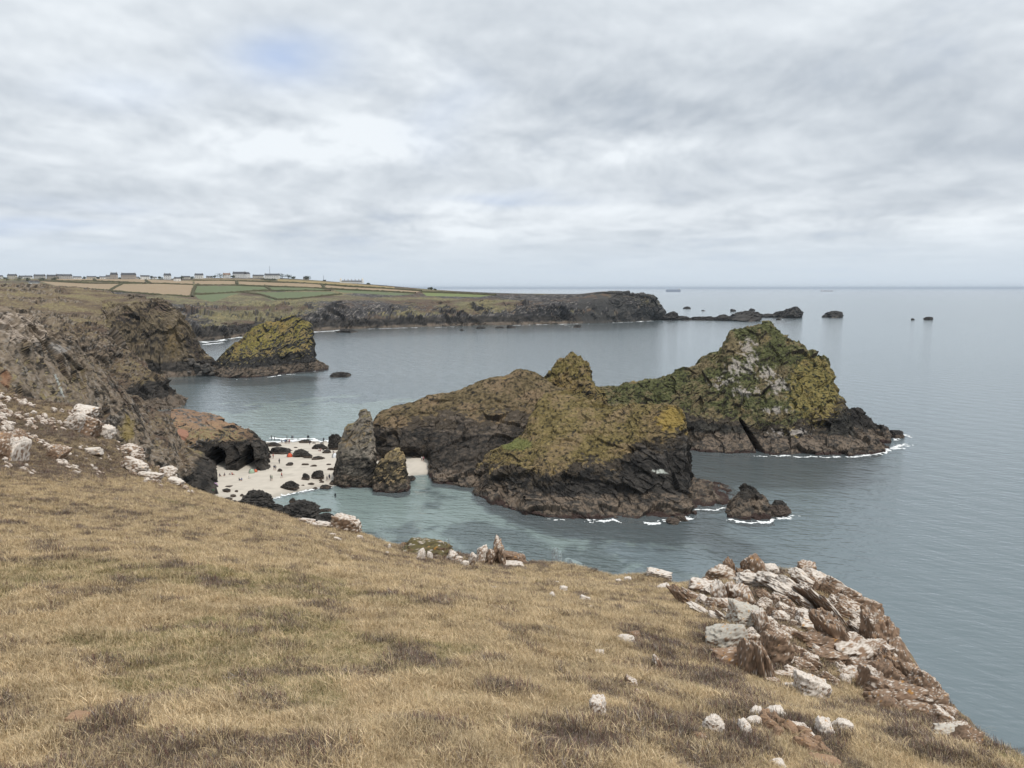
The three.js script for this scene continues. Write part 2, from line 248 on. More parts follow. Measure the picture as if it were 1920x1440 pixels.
// ---------------------------------------------------------------- colours of the rocks
const BLACK = [0.021, 0.02, 0.019], GREY = [0.105, 0.092, 0.08], TAN = [0.165, 0.13, 0.1], WEED = [0.05, 0.034, 0.03], OLIVE = [0.13, 0.112, 0.047], YELLOW = [0.235, 0.17, 0.05], GREEN = [0.16, 0.19, 0.055], BROWN = [0.13, 0.092, 0.06];
// black lichen above a pale barnacle band above weed; growth on the tops
const zoneEdge = (zone, px) => { let k = 0; while (k < zone.length - 2 && px > zone[k + 1][0]) k++; return lerp(zone[k][1], zone[k + 1][1], clamp((px - zone[k][0]) / (zone[k + 1][0] - zone[k][0]))); };
const zoned = (zone, top, cliff) => (x, y, z) => { const q = pixelOf(x, y, z), t = smooth(-8, 14, zoneEdge(zone, q[0]) - q[1] + 10 * noise3(x / 8, y / 8, z / 8)); return (t < 1 ? cliff(x, y, z) * (1 - t) : 0) + (t > 0 ? top(x, y, z) * t : 0); };
const turfTop = (a, s) => (x, y, z) => a * (0.5 * facet(x / (s * 1.6), y / s, z / (s * 1.6)) + 0.8 * fbm(x / (s * 1.5), y / s, z / (s * 1.5), 4) + 0.28 * ridged(x / (s * 0.24), y / (s * 0.2), z / (s * 0.24), 3) + 0.25 * facet(x / (s * 0.3), y / (s * 0.2), z / (s * 0.3)));
const ZA = [[690, 792], [760, 790], [850, 776], [920, 782], [960, 775], [1000, 770], [1100, 780]], ZB = [[885, 878], [930, 868], [1000, 884], [1050, 876], [1100, 866], [1150, 866], [1200, 826], [1250, 818], [1300, 806]], ZG = [[1100, 760], [1200, 762], [1300, 776], [1400, 792], [1440, 806], [1480, 800], [1540, 780], [1575, 748], [1640, 745]];
function islandColor({ band = 5, dark = 12, top = OLIVE, yellow = 0.3, rock = [0.085, 0.076, 0.068], flat = 0.45, pale = 0, zone, extra } = {}) {
  const edge = px => { let k = 0; while (k < zone.length - 2 && px > zone[k + 1][0]) k++; return lerp(zone[k][1], zone[k + 1][1], clamp((px - zone[k][0]) / (zone[k + 1][0] - zone[k][0]))); };
  return (x, y, z, nx, ny, nz, i) => {
    const n1 = fbm(x / 9, y / 6, z / 9, 4), n2 = fbm(x / 1.7, y / 1.1, z / 1.7, 4), n3 = ridged(x / 3.2 + y * 0.25, y / 1.1, z / 3.2, 3), n4 = noise3(x * 1.15, y * 1.15, z * 1.15);
    facet(x / 2.6 + y * 0.2, y / 1.3, z / 2.6); const block = facet.id - 0.5, seam = facet.edge < 0.07;
    let c = mix3(BLACK, rock, clamp(0.12 + 0.8 * n2 + 0.3 * n3 + 0.45 * block));
    const h = y + n1 * 2.8 + n2 * 1.2;
    if (h > dark) c = mix3(c, mix3(rock, mix3(rock, BLACK, 0.85), smooth(-0.1, 0.3, n2 + 0.6 * n3 + 0.4 * block - 0.1 - pale)), smooth(dark, dark + 0.8, h));
    let grow; if (zone) { const q = pixelOf(x, y, z); const up = (edge(q[0]) - q[1]) / 30 + n1 * 1.5; grow = flat + Math.min(up + n2 * 0.9, ny * 1.5 + 0.15 + n2 * 0.9); if (up + n3 * 0.6 + block > -0.3) c = mix3(c, [0.078, 0.063, 0.047].map(v => v * (1 + 0.9 * n2)), 0.75); } else grow = ny + 0.5 * n1 + 0.42 * n2 + clamp((h - dark) / 22, -0.7, 0.35);
    if (grow > flat) {
      let g = mix3(top, mix3(top, BROWN, 0.65), smooth(-0.1, 0.3, n1 + 0.5 * n2)); g = g.map(v => v * clamp(1 + 1.1 * n2 + 0.5 * n4 + 0.9 * n1, 0.3, 2)); const ye = n1 * 0.9 + n2 * 0.6 + noise3(x / 22, y / 22, z / 22) * 0.6 + n4 * 0.25;
      g = mix3(g, YELLOW, 0.8 * smooth(0.62 - yellow, 0.95 - yellow, ye)); if (n2 + n4 * 0.8 < -0.3) g = mix3(g, BLACK, 0.8 * smooth(-0.3, -0.45, n2 + n4 * 0.8)); else if (n4 - n2 > 0.62) g = g.map(v => v * 1.35);
      c = mix3(c, g, smooth(flat, flat + 0.1, grow));
    }
    const b = y + n1 * 1.6 + n2 * 0.8;
    if (b < band) c = mix3(c, mix3(TAN, mix3(GREY, BLACK, 0.55), smooth(-0.15, 0.3, n2 + n3 * 0.5 + block * 0.5 - 0.28)), smooth(band, band - 0.7, b));
    if (seam && b < dark) c = mix3(c, BLACK, 0.6);
    if (b < 0.8) c = mix3(c, WEED, smooth(0.8, 0.4, b));
    if (extra) c = extra(c, x, y, z, nx, ny, nz, n1, n2, n3, n4) || c;
    return c;
  };
}
const inSpot = (px, py, x, y, rx, ry) => { const a = (px - x) / rx, b = (py - y) / ry; return 1 - Math.sqrt(a * a + b * b); };

// ---------------------------------------------------------------- the large island: a long ridge and a rounded hump
{
  const isl = groupAt('rock_island', 0, 0, 0);
  tag(isl, 'long double-humped rock island with olive lichen top behind the beach stacks', 'rock island');
  const ridge = loft([
    [697, [868, 245], [856, 246], [840, 247], [820, 249], [798, 251]], [708, [868, 244], [854, 245], [835, 247], [805, 249], [783, 254]], [722, [869, 244], [856, 246], [835, 243], [800, 249], [773, 256]], [763, [871, 243], [855, 245], [835, 243], [795, 252], [762, 260]],
    [798, [874, 241], [856, 243], [832, 246], [790, 253], [749, 263]], [809, [897, 224], [868, 233], [835, 241], [790, 252], [746, 263]], [840, [902, 221], [872, 229], [835, 239], [785, 252], [740, 265]], [867, [906, 219], [875, 227], [835, 238], [780, 252], [733, 266]], [913, [908, 218], [875, 227], [830, 239], [770, 254], [715, 269]],
    [947, [905, 219], [870, 229], [825, 241], [762, 257], [707, 272]], [968, [900, 222], [865, 232], [820, 243], [755, 259], [695, 274]], [990, [890, 227], [860, 234], [815, 245], [755, 260], [697, 275]], [1012, [885, 232], [855, 238], [812, 248], [760, 261], [708, 275]], [1030, [880, 236], [850, 241], [812, 250], [765, 261], [718, 274]], [1060, [880, 240], [850, 245], [815, 252], [775, 261], [735, 272]], [1100, [880, 244], [855, 247], [830, 252], [800, 258], [770, 266]]],
    430, 250, { back: 34, disp: zoned(ZA, (x, y, z) => turfTop(0.6, 7)(x, y, z) + crag(0.6, 8, 0.35)(x, y, z), crag(1.2, 10, 0.35)), color: islandColor({ band: 3.6, dark: 11, yellow: 0.12, rock: [0.125, 0.102, 0.082], top: [0.125, 0.097, 0.055], flat: 0.62, zone: ZA }) });
  meshOf('ridge', ridge, cragMat, isl);
  const hump = loft([
    [889, [914, 0], [908, 221], [903, 223], [898, 226], [893, 230]], [898, [928, 0], [912, 215], [896, 218], [886, 222], [876, 228]], [913, [938, 0], [918, 210], [890, 214], [876, 219], [862, 226]], [935, [946, 0], [925, 206], [885, 210], [865, 216], [849, 224]],
    [960, [955, 0], [930, 201], [880, 207], [855, 214], [832, 224]], [987, [962, 0], [935, 197], [878, 204], [848, 213], [815, 226]], [1000, [966, 0], [936, 195], [875, 203], [838, 213], [775, 233]], [1015, [969, 0], [938, 194], [872, 202], [828, 213], [750, 240]], [1050, [972, 0], [940, 193], [868, 201], [818, 213], [739, 244]],
    [1085, [973, 0], [940, 192.5], [870, 200], [815, 212], [746, 240]], [1115, [973, 0], [942, 192], [880, 199], [822, 209], [757, 234]], [1140, [973, 0], [942, 192], [885, 198], [828, 207], [766, 228]], [1180, [973, 0], [943, 192], [882, 197.5], [826, 204], [763, 220]], [1215, [972, 0], [938, 193], [868, 198], [812, 203], [762, 214]],
    [1240, [971, 0], [936, 193.5], [862, 198.5], [805, 202], [761, 210]], [1265, [969, 0], [938, 193], [868, 199], [812, 202], [765, 209]], [1280, [967, 0], [938, 194], [880, 199], [825, 203], [782, 209]], [1287, [966, 0], [942, 194.5], [895, 199], [860, 203], [830, 209]], [1295, [965, 0], [950, 195], [930, 199], [915, 203], [900, 209]], [1306, [963, 0], [961, 196], [958, 198], [955, 201], [950, 206]]],
    520, 300, { back: 30, disp: zoned(ZB, (x, y, z) => turfTop(0.75, 6)(x, y, z) + crag(0.5, 7, -0.5)(x, y, z), crag(1.4, 10, -0.5)),
      color: islandColor({ band: 5.0, dark: 13, yellow: 0.32, top: [0.155, 0.122, 0.052], flat: 0.55, zone: ZB, extra: (c, x, y, z, nx, ny, nz, n1, n2) => {
        const [px, py] = pixelOf(x, y, z); let s = inSpot(px, py, 968, 833, 46, 18) + n2 * 0.45; if (s > 0.2) return mix3(c, [0.14, 0.155, 0.055], 0.8 * smooth(0.2, 0.5, s));
        s = inSpot(px, py, 1258, 785, 34, 30) + n2 * 0.3; if (s > 0.15) return mix3(c, [0.28, 0.2, 0.055], 0.7 * smooth(0.1, 0.5, s + n2 * 0.5));
        s = inSpot(px, py, 1238, 885, 30, 16) + n2 * 1.1; if (s > 0.75) return mix3(c, [0.45, 0.47, 0.43], smooth(0.75, 0.95, s)); } }) });
  meshOf('hump', hump, cragMat, isl);
  const pin = loft([[1020, [770, 284], [750, 286], [735, 288], [724, 290], [715, 293]], [1030, [770, 282], [745, 285], [725, 287], [712, 289], [703, 293]], [1037, [770, 281], [740, 284], [715, 287], [700, 290], [686, 294]], [1050, [772, 280], [738, 283], [708, 286], [690, 290], [674, 295]], [1063, [772, 280], [738, 283], [705, 286], [685, 290], [671, 295]], [1075, [772, 280], [738, 283], [703, 286], [682, 290], [663, 295]], [1088, [772, 280], [738, 283], [705, 286], [688, 290], [672, 295]], [1099, [772, 281], [742, 284], [715, 287], [699, 290], [683, 294]], [1106, [772, 282], [746, 285], [728, 287], [714, 290], [702, 293]], [1112, [772, 283], [752, 286], [738, 288], [728, 290], [719, 293]], [1128, [772, 285], [760, 288], [750, 290], [742, 292], [731, 294]], [1140, [772, 288], [766, 290], [760, 291], [754, 293], [748, 295]]],
    170, 150, { back: 18, backDrop: -4, disp: crag(0.95, 5, 0.9), color: islandColor({ band: 2, dark: 16, yellow: 0.42, flat: 0.2, top: [0.16, 0.13, 0.05] }) });
  tag(meshOf('rock_pinnacle', pin, cragMat), 'pointed olive rock pinnacle rising behind the large island', 'rock pinnacle');
}
// ---------------------------------------------------------------- the peaked island at the right
{
  const droppings = (c, x, y, z, nx, ny, nz, n1, n2, n3, n4) => {
    const [px, py] = pixelOf(x, y, z), st = ridged(x / 3 + y / 4, y / 9 - x / 11, z / 5, 4) * 0.85 + n2 * 0.6; let s = -1;
    for (const [a, b, rx, ry] of [[1405, 655, 26, 32], [1385, 690, 40, 22], [1350, 715, 36, 12], [1440, 700, 26, 22], [1395, 735, 40, 12], [1465, 725, 34, 24], [1455, 770, 34, 10], [1480, 810, 46, 9], [1410, 675, 16, 40], [1345, 722, 18, 10]]) s = Math.max(s, inSpot(px, py, a, b, rx, ry));
    if (s * 0.6 + st > 0.66) c = mix3(c, [0.42, 0.38, 0.35], 0.75 * smooth(0.72, 0.95, s * 0.6 + st));
    const g = inSpot(px, py, 1530, 730, 52, 60) + n2 * 0.35; if (g + n3 * 0.5 > 0.3 && n4 + n2 > -0.25) c = mix3(c, [0.21, 0.165, 0.06].map(v => v * (1 + n2)), 0.7);
    return c;
  };
  const g = loft([
    [1105, [842, 274], [815, 279], [790, 285], [765, 292], [740, 300]], [1140, [842, 274], [815, 279], [788, 285], [760, 292], [731, 300]], [1180, [842, 274], [815, 279], [782, 285], [752, 292], [724, 300]], [1228, [842, 274], [815, 279], [775, 285], [745, 291], [716, 299]], [1267, [842, 0], [818, 277], [775, 283], [735, 289], [698, 298]], [1300, [845, 0], [820, 275], [772, 282], [730, 289], [690, 298]],
    [1328, [847, 0], [822, 273], [770, 281], [718, 289], [668, 299]], [1352, [848, 0], [823, 272], [768, 280], [710, 289], [662, 299]], [1363, [849, 0], [823, 271], [766, 279], [700, 289], [641, 299]], [1374, [850, 0], [823, 271], [765, 279], [692, 289], [622, 300]], [1400, [850, 0], [823, 270], [768, 277], [690, 288], [622, 300]], [1420, [849, 0], [824, 270], [785, 275], [700, 287], [616, 300]], [1443, [852, 0], [822, 269], [795, 274], [700, 286], [610, 300]], [1458, [852, 0], [821, 269], [793, 274], [705, 286], [622, 299]],
    [1480, [852, 0], [820, 269], [788, 274], [710, 285], [645, 297]], [1505, [852, 0], [820, 269], [790, 274], [715, 284], [657, 295]], [1527, [852, 0], [820, 269], [788, 274], [725, 283], [667, 293]], [1547, [853, 0], [818, 269], [785, 274], [735, 282], [681, 291]], [1558, [853, 0], [817, 269], [782, 274], [748, 281], [712, 289]], [1570, [853, 0], [816, 269], [785, 273], [762, 279], [738, 287]], [1582, [853, 0], [818, 269], [795, 273], [782, 278], [766, 285]], [1600, [853, 0], [825, 267], [815, 271], [810, 276], [805, 283]], [1635, [851, 0], [836, 266], [829, 270], [825, 275], [821, 282]], [1667, [840, 0], [839, 275], [838, 277], [837, 279], [836, 282]]],
    560, 330, { back: 40, disp: zoned(ZG, (x, y, z) => turfTop(0.6, 7)(x, y, z) + crag(1.1, 8, 0.8)(x, y, z), crag(1.4, 11, 0.8)), color: islandColor({ band: 6, dark: 13.5, yellow: 0.16, top: [0.092, 0.097, 0.043], rock: [0.09, 0.084, 0.07], flat: 0.28, zone: ZG, extra: droppings }),
      warp: (x, y, z) => { const [px, py] = pixelOf(x, y, z), cx = lerp(1426, 1388, clamp((846 - py) / 60)), w = lerp(9, 4, clamp((846 - py) / 60)); const s = py > 782 && z > -284 ? smooth(1, 0.3, Math.abs(px - cx) / w) * smooth(782, 800, py) : 0; return [0, 0, -9 * s]; } });
  tag(meshOf('rock_island', g, cragMat), 'tall peaked rock island streaked with white bird droppings', 'rock island');
}
function rockLoft(name, label, category, cols, nu, nv, amp, scale, colorOpts, back = 12, group) { return tag(meshOf(name, loft(cols, nu, nv, { back, disp: crag(amp, scale, 0.9), color: islandColor(colorOpts) }), cragMat), label, category, group); }
const up5 = (px, base, top, d0, d1) => [px, [base, d0], ...[0.28, 0.55, 0.8, 1].map(t => [lerp(base, top, t), lerp(d0, d1, t ** 1.5)])];
const stone5 = (outline, depth) => outline.map(([px, base, top]) => up5(px, base, top, seaD(base, 0.3), seaD(base, 0.3) + depth));
rockLoft('sea_stack', 'tall grey finger-topped stack standing on the sand', 'sea stack', stone5([[628, 900, 886], [630, 908, 866], [638, 911, 841], [645, 912, 815], [651, 912, 799], [668, 912, 788], [675, 912, 772], [684, 912, 769], [695, 912, 772], [698, 912, 797], [702, 911, 827], [705, 909, 858], [707, 905, 895]], 5), 120, 150, 0.5, 3.2, { band: 3.6, dark: 8, pale: 0.3, rock: [0.27, 0.235, 0.195], top: [0.2, 0.17, 0.1], yellow: 0.0, flat: 0.75 }, 9);
rockLoft('sea_stack', 'short leaning stack with tan base in shallow green water', 'sea stack', stone5([[699, 914, 908], [702, 919, 889], [706, 920, 874], [718, 921, 861], [729, 922, 851], [743, 922, 843], [755, 921, 849], [759, 920, 868], [762, 919, 895], [769, 915, 905]], 4), 90, 110, 0.45, 2.6, { band: 3.4, dark: 8, pale: 0.25, rock: [0.25, 0.2, 0.13], top: [0.27, 0.21, 0.11], yellow: 0.05, flat: 0.4 }, 8);
rockLoft('sea_stack', 'wedge-shaped yellow-topped stack off the far headland', 'sea stack', [up5(390, 703, 700, 510, 520), up5(402, 706, 684, 503, 522), up5(430, 710, 655, 493, 522), up5(456, 709, 633, 494, 524), up5(478, 708, 615, 496, 527), up5(510, 704, 606, 507, 534), up5(532, 700, 603, 518, 540), up5(545, 699, 597, 520, 543), up5(562, 697, 598, 527, 547), up5(577, 696, 605, 531, 548), up5(585, 696, 622, 532, 548), up5(587, 695, 650, 534, 548), up5(590, 695, 672, 535, 548), up5(602, 693, 681, 540, 550), up5(616, 691, 689, 546, 552)], 240, 150, 1.5, 11, { band: 6.5, dark: 14, rock: [0.09, 0.085, 0.08], top: [0.19, 0.16, 0.05], yellow: 0.3, flat: 0.62 }, 26);
// ---------------------------------------------------------------- headlands and cliffs
const heath = ({ rock = [0.16, 0.135, 0.11], turf = [0.14, 0.115, 0.065], steep = 0.55, dark = 6, band = 3, extra } = {}) => (x, y, z, nx, ny, nz) => {
  const n1 = fbm(x / 22, y / 14, z / 22, 4), n2 = fbm(x / 3, y / 2, z / 3, 4), n3 = ridged(x / 7 + y / 9, y / 5 - x / 8, z / 7, 4), n4 = fbm(x / 0.9, y / 0.9, z / 0.9, 2);
  facet(x / 3.4 - y * 0.3, y / 1.8 + x * 0.2, z / 3.4); let c = mix3(rock, mix3(rock, BLACK, 0.85), smooth(-0.15, 0.22, n2 + 0.4 * n1 + (facet.id - 0.5) * 0.5 - 0.02)); c = c.map(v => v * clamp(1 + 0.75 * n4, 0.5, 1.6)); if (n3 + n4 > 0.85) c = mix3(c, [0.25, 0.225, 0.2], 0.6);
  const g = ny + 0.3 * n1 + 0.3 * n2 - 0.15 * n3 - 0.55 * smooth(-0.3, 0.45, noise3(x / 40, y / 25, z / 40)) + 0.22;
  let t = mix3(turf, [0.10, 0.072, 0.055], smooth(-0.1, 0.3, n1 + 0.5 * n2)); t = mix3(t, [0.19, 0.16, 0.085], smooth(0.0, 0.3, n4 * 0.6 - n1 * 0.7)); t = t.map(v => v * clamp(1 + 0.45 * n4 + 0.5 * n2, 0.55, 1.5));
  c = mix3(c, t, smooth(steep, steep + 0.15, g));
  const h = y + 3 * n1 + n2 * 1.5; if (h < dark) c = mix3(c, mix3(BLACK, GREY, clamp(0.25 + n2)), smooth(dark, dark - 1.5, h)); if (h < band) c = mix3(c, mix3(TAN, GREY, clamp(0.3 + n2)), smooth(band, band - 0.8, h));
  return extra ? extra(c, x, y, z, nx, ny, nz, n1, n2, n3, n4) || c : c;
};
const rough = (a, s, dip) => { const c = crag(a, s, dip); return (x, y, z) => c(x, y, z) * (0.22 + 0.95 * smooth(-0.15, 0.4, noise3(x / 40, y / 25, z / 40))); };
const fields = [], farRange = [[1900, 85]];
{
  // near cliff across the gully, down to the sand
  const g3 = loft([
    [-220, [660, 118], [625, 125], [600, 133], [580, 142], [562, 152]], [-120, [700, 120], [660, 127], [630, 135], [600, 143], [578, 152]], [0, [745, 124], [700, 131], [660, 138], [620, 145], [592, 153]], [60, [770, 134], [720, 141], [680, 148], [645, 155], [612, 163]], [120, [790, 146], [740, 153], [700, 159], [668, 166], [638, 174]],
    [165, [805, 160], [760, 166], [725, 173], [700, 181], [682, 190]], [200, [835, 170], [790, 175], [760, 181], [730, 188], [709, 197]], [240, [870, 180], [825, 184], [790, 190], [765, 198], [742, 207]], [280, [900, 187], [860, 191], [830, 196], [800, 205], [770, 216]], [310, [915, 191], [880, 195], [850, 201], [815, 209], [785, 218]],
    [340, [945, 196], [905, 200], [885, 204], [865, 209], [843, 216]], [370, [950, 198], [925, 202], [905, 207], [885, 212], [858, 220]], [393, [952, 202], [930, 206], [915, 210], [900, 214], [874, 221]], [405, [952, 205], [938, 208], [925, 211], [912, 215], [894, 220]], [412, [948, 208], [940, 210], [932, 213], [925, 216], [918, 219]]],
    470, 280, { back: 26, backDrop: -2, disp: (x, y, z) => rough(1.2, 11, -0.75)(x, y, z) + crag(0.6, 7.5, -0.75)(x, y, z) + 1.1 * ridged((x - z * 0.5) / 14, y / 30, (z + x * 0.6) / 9, 3), color: heath({ rock: [0.215, 0.172, 0.13], turf: [0.17, 0.128, 0.08], steep: 0.68, dark: 9, band: -5, extra: (c, x, y, z, nx, ny, nz, n1, n2, n3, n4) => {
      const [px, py] = pixelOf(x, y, z); let s = inSpot(px, py, 240, 805, 24, 40) + n2 * 0.55; if (s > 0.3) return mix3(c, [0.23, 0.175, 0.06], 0.7 * smooth(0.3, 0.7, s + n4 * 0.3));
      s = inSpot(px, py, 12, 710, 22, 26) + n2 * 0.4; if (s > 0.35 && px < 22) return mix3(c, [0.27, 0.14, 0.08], 0.7 * smooth(0.35, 0.7, s + n4 * 0.3));
      const d = Math.abs((px - 104) - (py - 705) * 0.42), v = py > 702 && py < 745 ? 1 - d / 3.2 : -1; if (v + n2 * 1.2 + n4 * 0.5 > 0.45) return mix3(c, [0.45, 0.47, 0.44], 0.75);
      s = inSpot(px, py, 110, 660, 30, 34) * 0.6 + n3 * 0.7; if (s > 0.8) return mix3(c, [0.33, 0.32, 0.31], 0.6); s = inSpot(px, py, 40, 615, 60, 30); if (s > 0 && n2 + n4 * 0.8 > 0.12) return mix3(c, [0.42, 0.35, 0.29], 0.75); } }) });
  structure('cliff', g3, cragMat);
  // the caves' headland behind it
  const cave = (x, y, z) => { const [px, py] = pixelOf(x, y, z); let s = 0; for (const [cx, cy, rx, ry] of [[403, 872, 22, 40], [464, 872, 17, 38]]) { const e = Math.hypot((px - cx) / rx, Math.min(0, py - cy) / ry); if (py < 900) s = Math.max(s, smooth(1.0, 0.6, e + 0.3 * noise3(x / 4, y / 4, 1) + 0.12 * noise3(x, y, z))); } return z > -242 ? [0, 0, -16 * s] : [0, 0, 0]; };
  const g4 = loft([
    [285, [880, 212], [840, 214], [815, 217], [795, 228], [771, 245]], [330, [888, 216], [850, 218], [824, 221], [795, 232], [770, 250]], [360, [892, 221], [862, 223], [832, 225], [800, 236], [772, 252]], [395, [892, 227], [855, 229], [822, 232], [800, 243], [778, 254]], [425, [893, 228], [855, 230], [824, 233], [808, 243], [791, 253]],
    [455, [893, 228], [855, 230], [828, 233], [815, 241], [804, 251]], [480, [892, 228], [855, 231], [836, 235], [826, 241], [818, 249]], [494, [891, 229], [865, 233], [848, 237], [840, 241], [832, 247]], [502, [890, 230], [878, 234], [868, 238], [862, 241], [856, 246]], [508, [889, 232], [886, 235], [883, 238], [880, 241], [877, 245]]],
    300, 240, { back: 16, disp: (x, y, z) => crag(0.8, 6, 0.4)(x, y, z) * (y > 13 ? 0.55 : 1), warp: cave, color: heath({ rock: [0.10, 0.092, 0.085], turf: [0.22, 0.145, 0.09], steep: 0.6, dark: 11.5, band: -5, extra: (c, x, y, z, nx, ny, nz, n1, n2) => {
      const [px, py] = pixelOf(x, y, z); let s = inSpot(px, py, 342, 815, 16, 17) + n2 * 0.35; if (s > 0.2) return mix3(c, [0.30, 0.16, 0.11], smooth(0.2, 0.4, s));
      if (ny > 0.5 && py < 805 && px > 320 && n2 > -0.12) return mix3(c, [0.30, 0.19, 0.12], 0.65); } }) });
  structure('cave_headland', g4, cragMat);
  const g2 = loft([
    [60, [680, 325], [655, 338], [640, 348], [628, 358], [620, 372]], [110, [690, 330], [668, 340], [650, 350], [638, 360], [622, 375]], [164, [705, 335], [680, 345], [655, 352], [630, 362], [608, 378]], [190, [720, 340], [695, 348], [665, 355], [640, 365], [612, 382]], [226, [745, 345], [720, 352], [695, 360], [665, 370], [640, 386]], [250, [768, 350], [745, 356], [720, 362], [695, 372], [672, 386]],
    [270, [768, 355], [750, 360], [730, 366], [708, 375], [688, 388]], [297, [768, 0], [755, 365], [740, 370], [725, 378], [709, 390]], [318, [767, 0], [758, 369], [750, 374], [742, 381], [732, 392]], [334, [764, 0], [758, 373], [754, 377], [751, 382], [746, 390]], [346, [762, 0], [761, 374], [760, 377], [759, 381], [757, 386]]],
    260, 150, { back: 24, disp: crag(2.0, 8, -0.7), color: heath({ rock: [0.19, 0.15, 0.112], turf: [0.17, 0.128, 0.08], steep: 0.55, dark: 13, band: 5 }) });
  structure('low_headland', g2, cragMat);
  const g1 = loft([
    [-300, [640, 420], [600, 440], [575, 470], [550, 520], [522, 600]], [-150, [640, 420], [600, 440], [575, 470], [550, 520], [527, 600]], [0, [650, 425], [605, 440], [577, 470], [556, 520], [534, 620]], [60, [660, 430], [620, 445], [588, 470], [562, 530], [535, 640]], [110, [660, 435], [625, 450], [598, 475], [567, 540], [539, 660]], [150, [665, 440], [632, 455], [604, 480], [572, 540], [543, 660]],
    [190, [680, 455], [642, 470], [610, 490], [577, 540], [548, 640]], [210, [692, 472], [640, 482], [603, 492], [577, 528], [551, 630]], [250, [698, 487], [640, 495], [590, 502], [572, 525], [557, 600]], [300, [705, 497], [640, 503], [600, 508], [580, 514], [567, 530]], [330, [707, 0], [660, 506], [620, 511], [600, 516], [584, 526]], [350, [706, 0], [678, 507], [652, 512], [634, 517], [614, 525]],
    [363, [705, 0], [690, 508], [674, 512], [662, 517], [648, 524]], [376, [703, 0], [694, 511], [684, 515], [676, 519], [664, 525]], [390, [701, 0], [696, 515], [690, 518], [685, 521], [676, 526]], [402, [698, 0], [697, 522], [695, 523], [693, 525], [690, 527]]],
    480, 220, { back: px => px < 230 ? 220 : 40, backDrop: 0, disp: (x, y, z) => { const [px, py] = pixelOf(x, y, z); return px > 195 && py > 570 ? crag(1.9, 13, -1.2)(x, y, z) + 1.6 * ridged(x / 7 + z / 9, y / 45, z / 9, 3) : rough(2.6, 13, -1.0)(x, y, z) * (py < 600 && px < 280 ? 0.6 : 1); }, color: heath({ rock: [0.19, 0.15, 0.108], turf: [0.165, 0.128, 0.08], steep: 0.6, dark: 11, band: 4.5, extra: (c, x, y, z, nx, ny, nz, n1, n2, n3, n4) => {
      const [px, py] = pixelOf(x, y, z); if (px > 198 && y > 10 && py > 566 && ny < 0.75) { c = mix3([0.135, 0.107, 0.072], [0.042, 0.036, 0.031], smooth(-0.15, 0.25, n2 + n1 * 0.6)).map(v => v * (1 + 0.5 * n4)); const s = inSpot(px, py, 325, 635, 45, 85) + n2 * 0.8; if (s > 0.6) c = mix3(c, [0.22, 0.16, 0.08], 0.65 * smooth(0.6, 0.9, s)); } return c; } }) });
  structure('far_cliff', g1, cragMat);
  // the long low coast with fields
  const stubble = [0.30, 0.228, 0.152], pasture = [0.13, 0.155, 0.085], dry = [0.27, 0.21, 0.11], F_ = (c, ...poly) => fields.push([c, poly]);
  F_(stubble, [70, 526], [180, 531], [225, 532], [205, 544], [160, 541], [110, 537]); F_(stubble, [228, 533], [300, 532], [362, 534], [355, 556], [290, 552], [205, 546]); F_(stubble, [95, 521], [172, 520], [175, 526], [120, 527]); F_(stubble, [178, 521], [270, 522], [272, 531], [182, 526]); F_(stubble, [272, 524], [360, 527], [362, 533], [280, 531]);
  F_(stubble, [364, 525], [443, 527], [443, 533], [366, 533]); F_(stubble, [448, 527], [606, 533], [604, 540], [448, 534]); F_(stubble, [612, 533], [790, 545], [780, 549], [608, 541]); F_([0.2, 0.16, 0.1], [360, 521], [500, 523], [500, 526], [365, 525]); F_(dry, [520, 523], [640, 530], [740, 538], [740, 541], [520, 528]);
  F_(pasture, [366, 536], [495, 536], [508, 544], [440, 549], [362, 552]); F_(pasture, [500, 537], [600, 541], [620, 545], [510, 545]); F_(pasture, [365, 553], [450, 549], [430, 555], [400, 566], [372, 560]); F_(pasture, [480, 548], [620, 547], [640, 552], [560, 560], [510, 563]); F_(pasture, [622, 542], [780, 551], [740, 554], [640, 548]); F_([0.17, 0.2, 0.09], [790, 547], [930, 552], [900, 557], [800, 555]);
  const inside = (poly, x, y) => { let c = false; for (let i = 0, j = poly.length - 1; i < poly.length; j = i++) { const [a, b] = poly[i], [d, e] = poly[j]; if ((b > y) !== (e > y) && x < (d - a) * (y - b) / (e - b) + a) c = !c; } return c; };
  const base = heath({ rock: [0.07, 0.066, 0.066], turf: [0.145, 0.135, 0.08], steep: 0.62, dark: 15, band: 4 });
  const wide = (x, y, z, nx, ny, nz) => { const k = 0.28; return base(x * k, y, z * k, nx, ny, nz); };
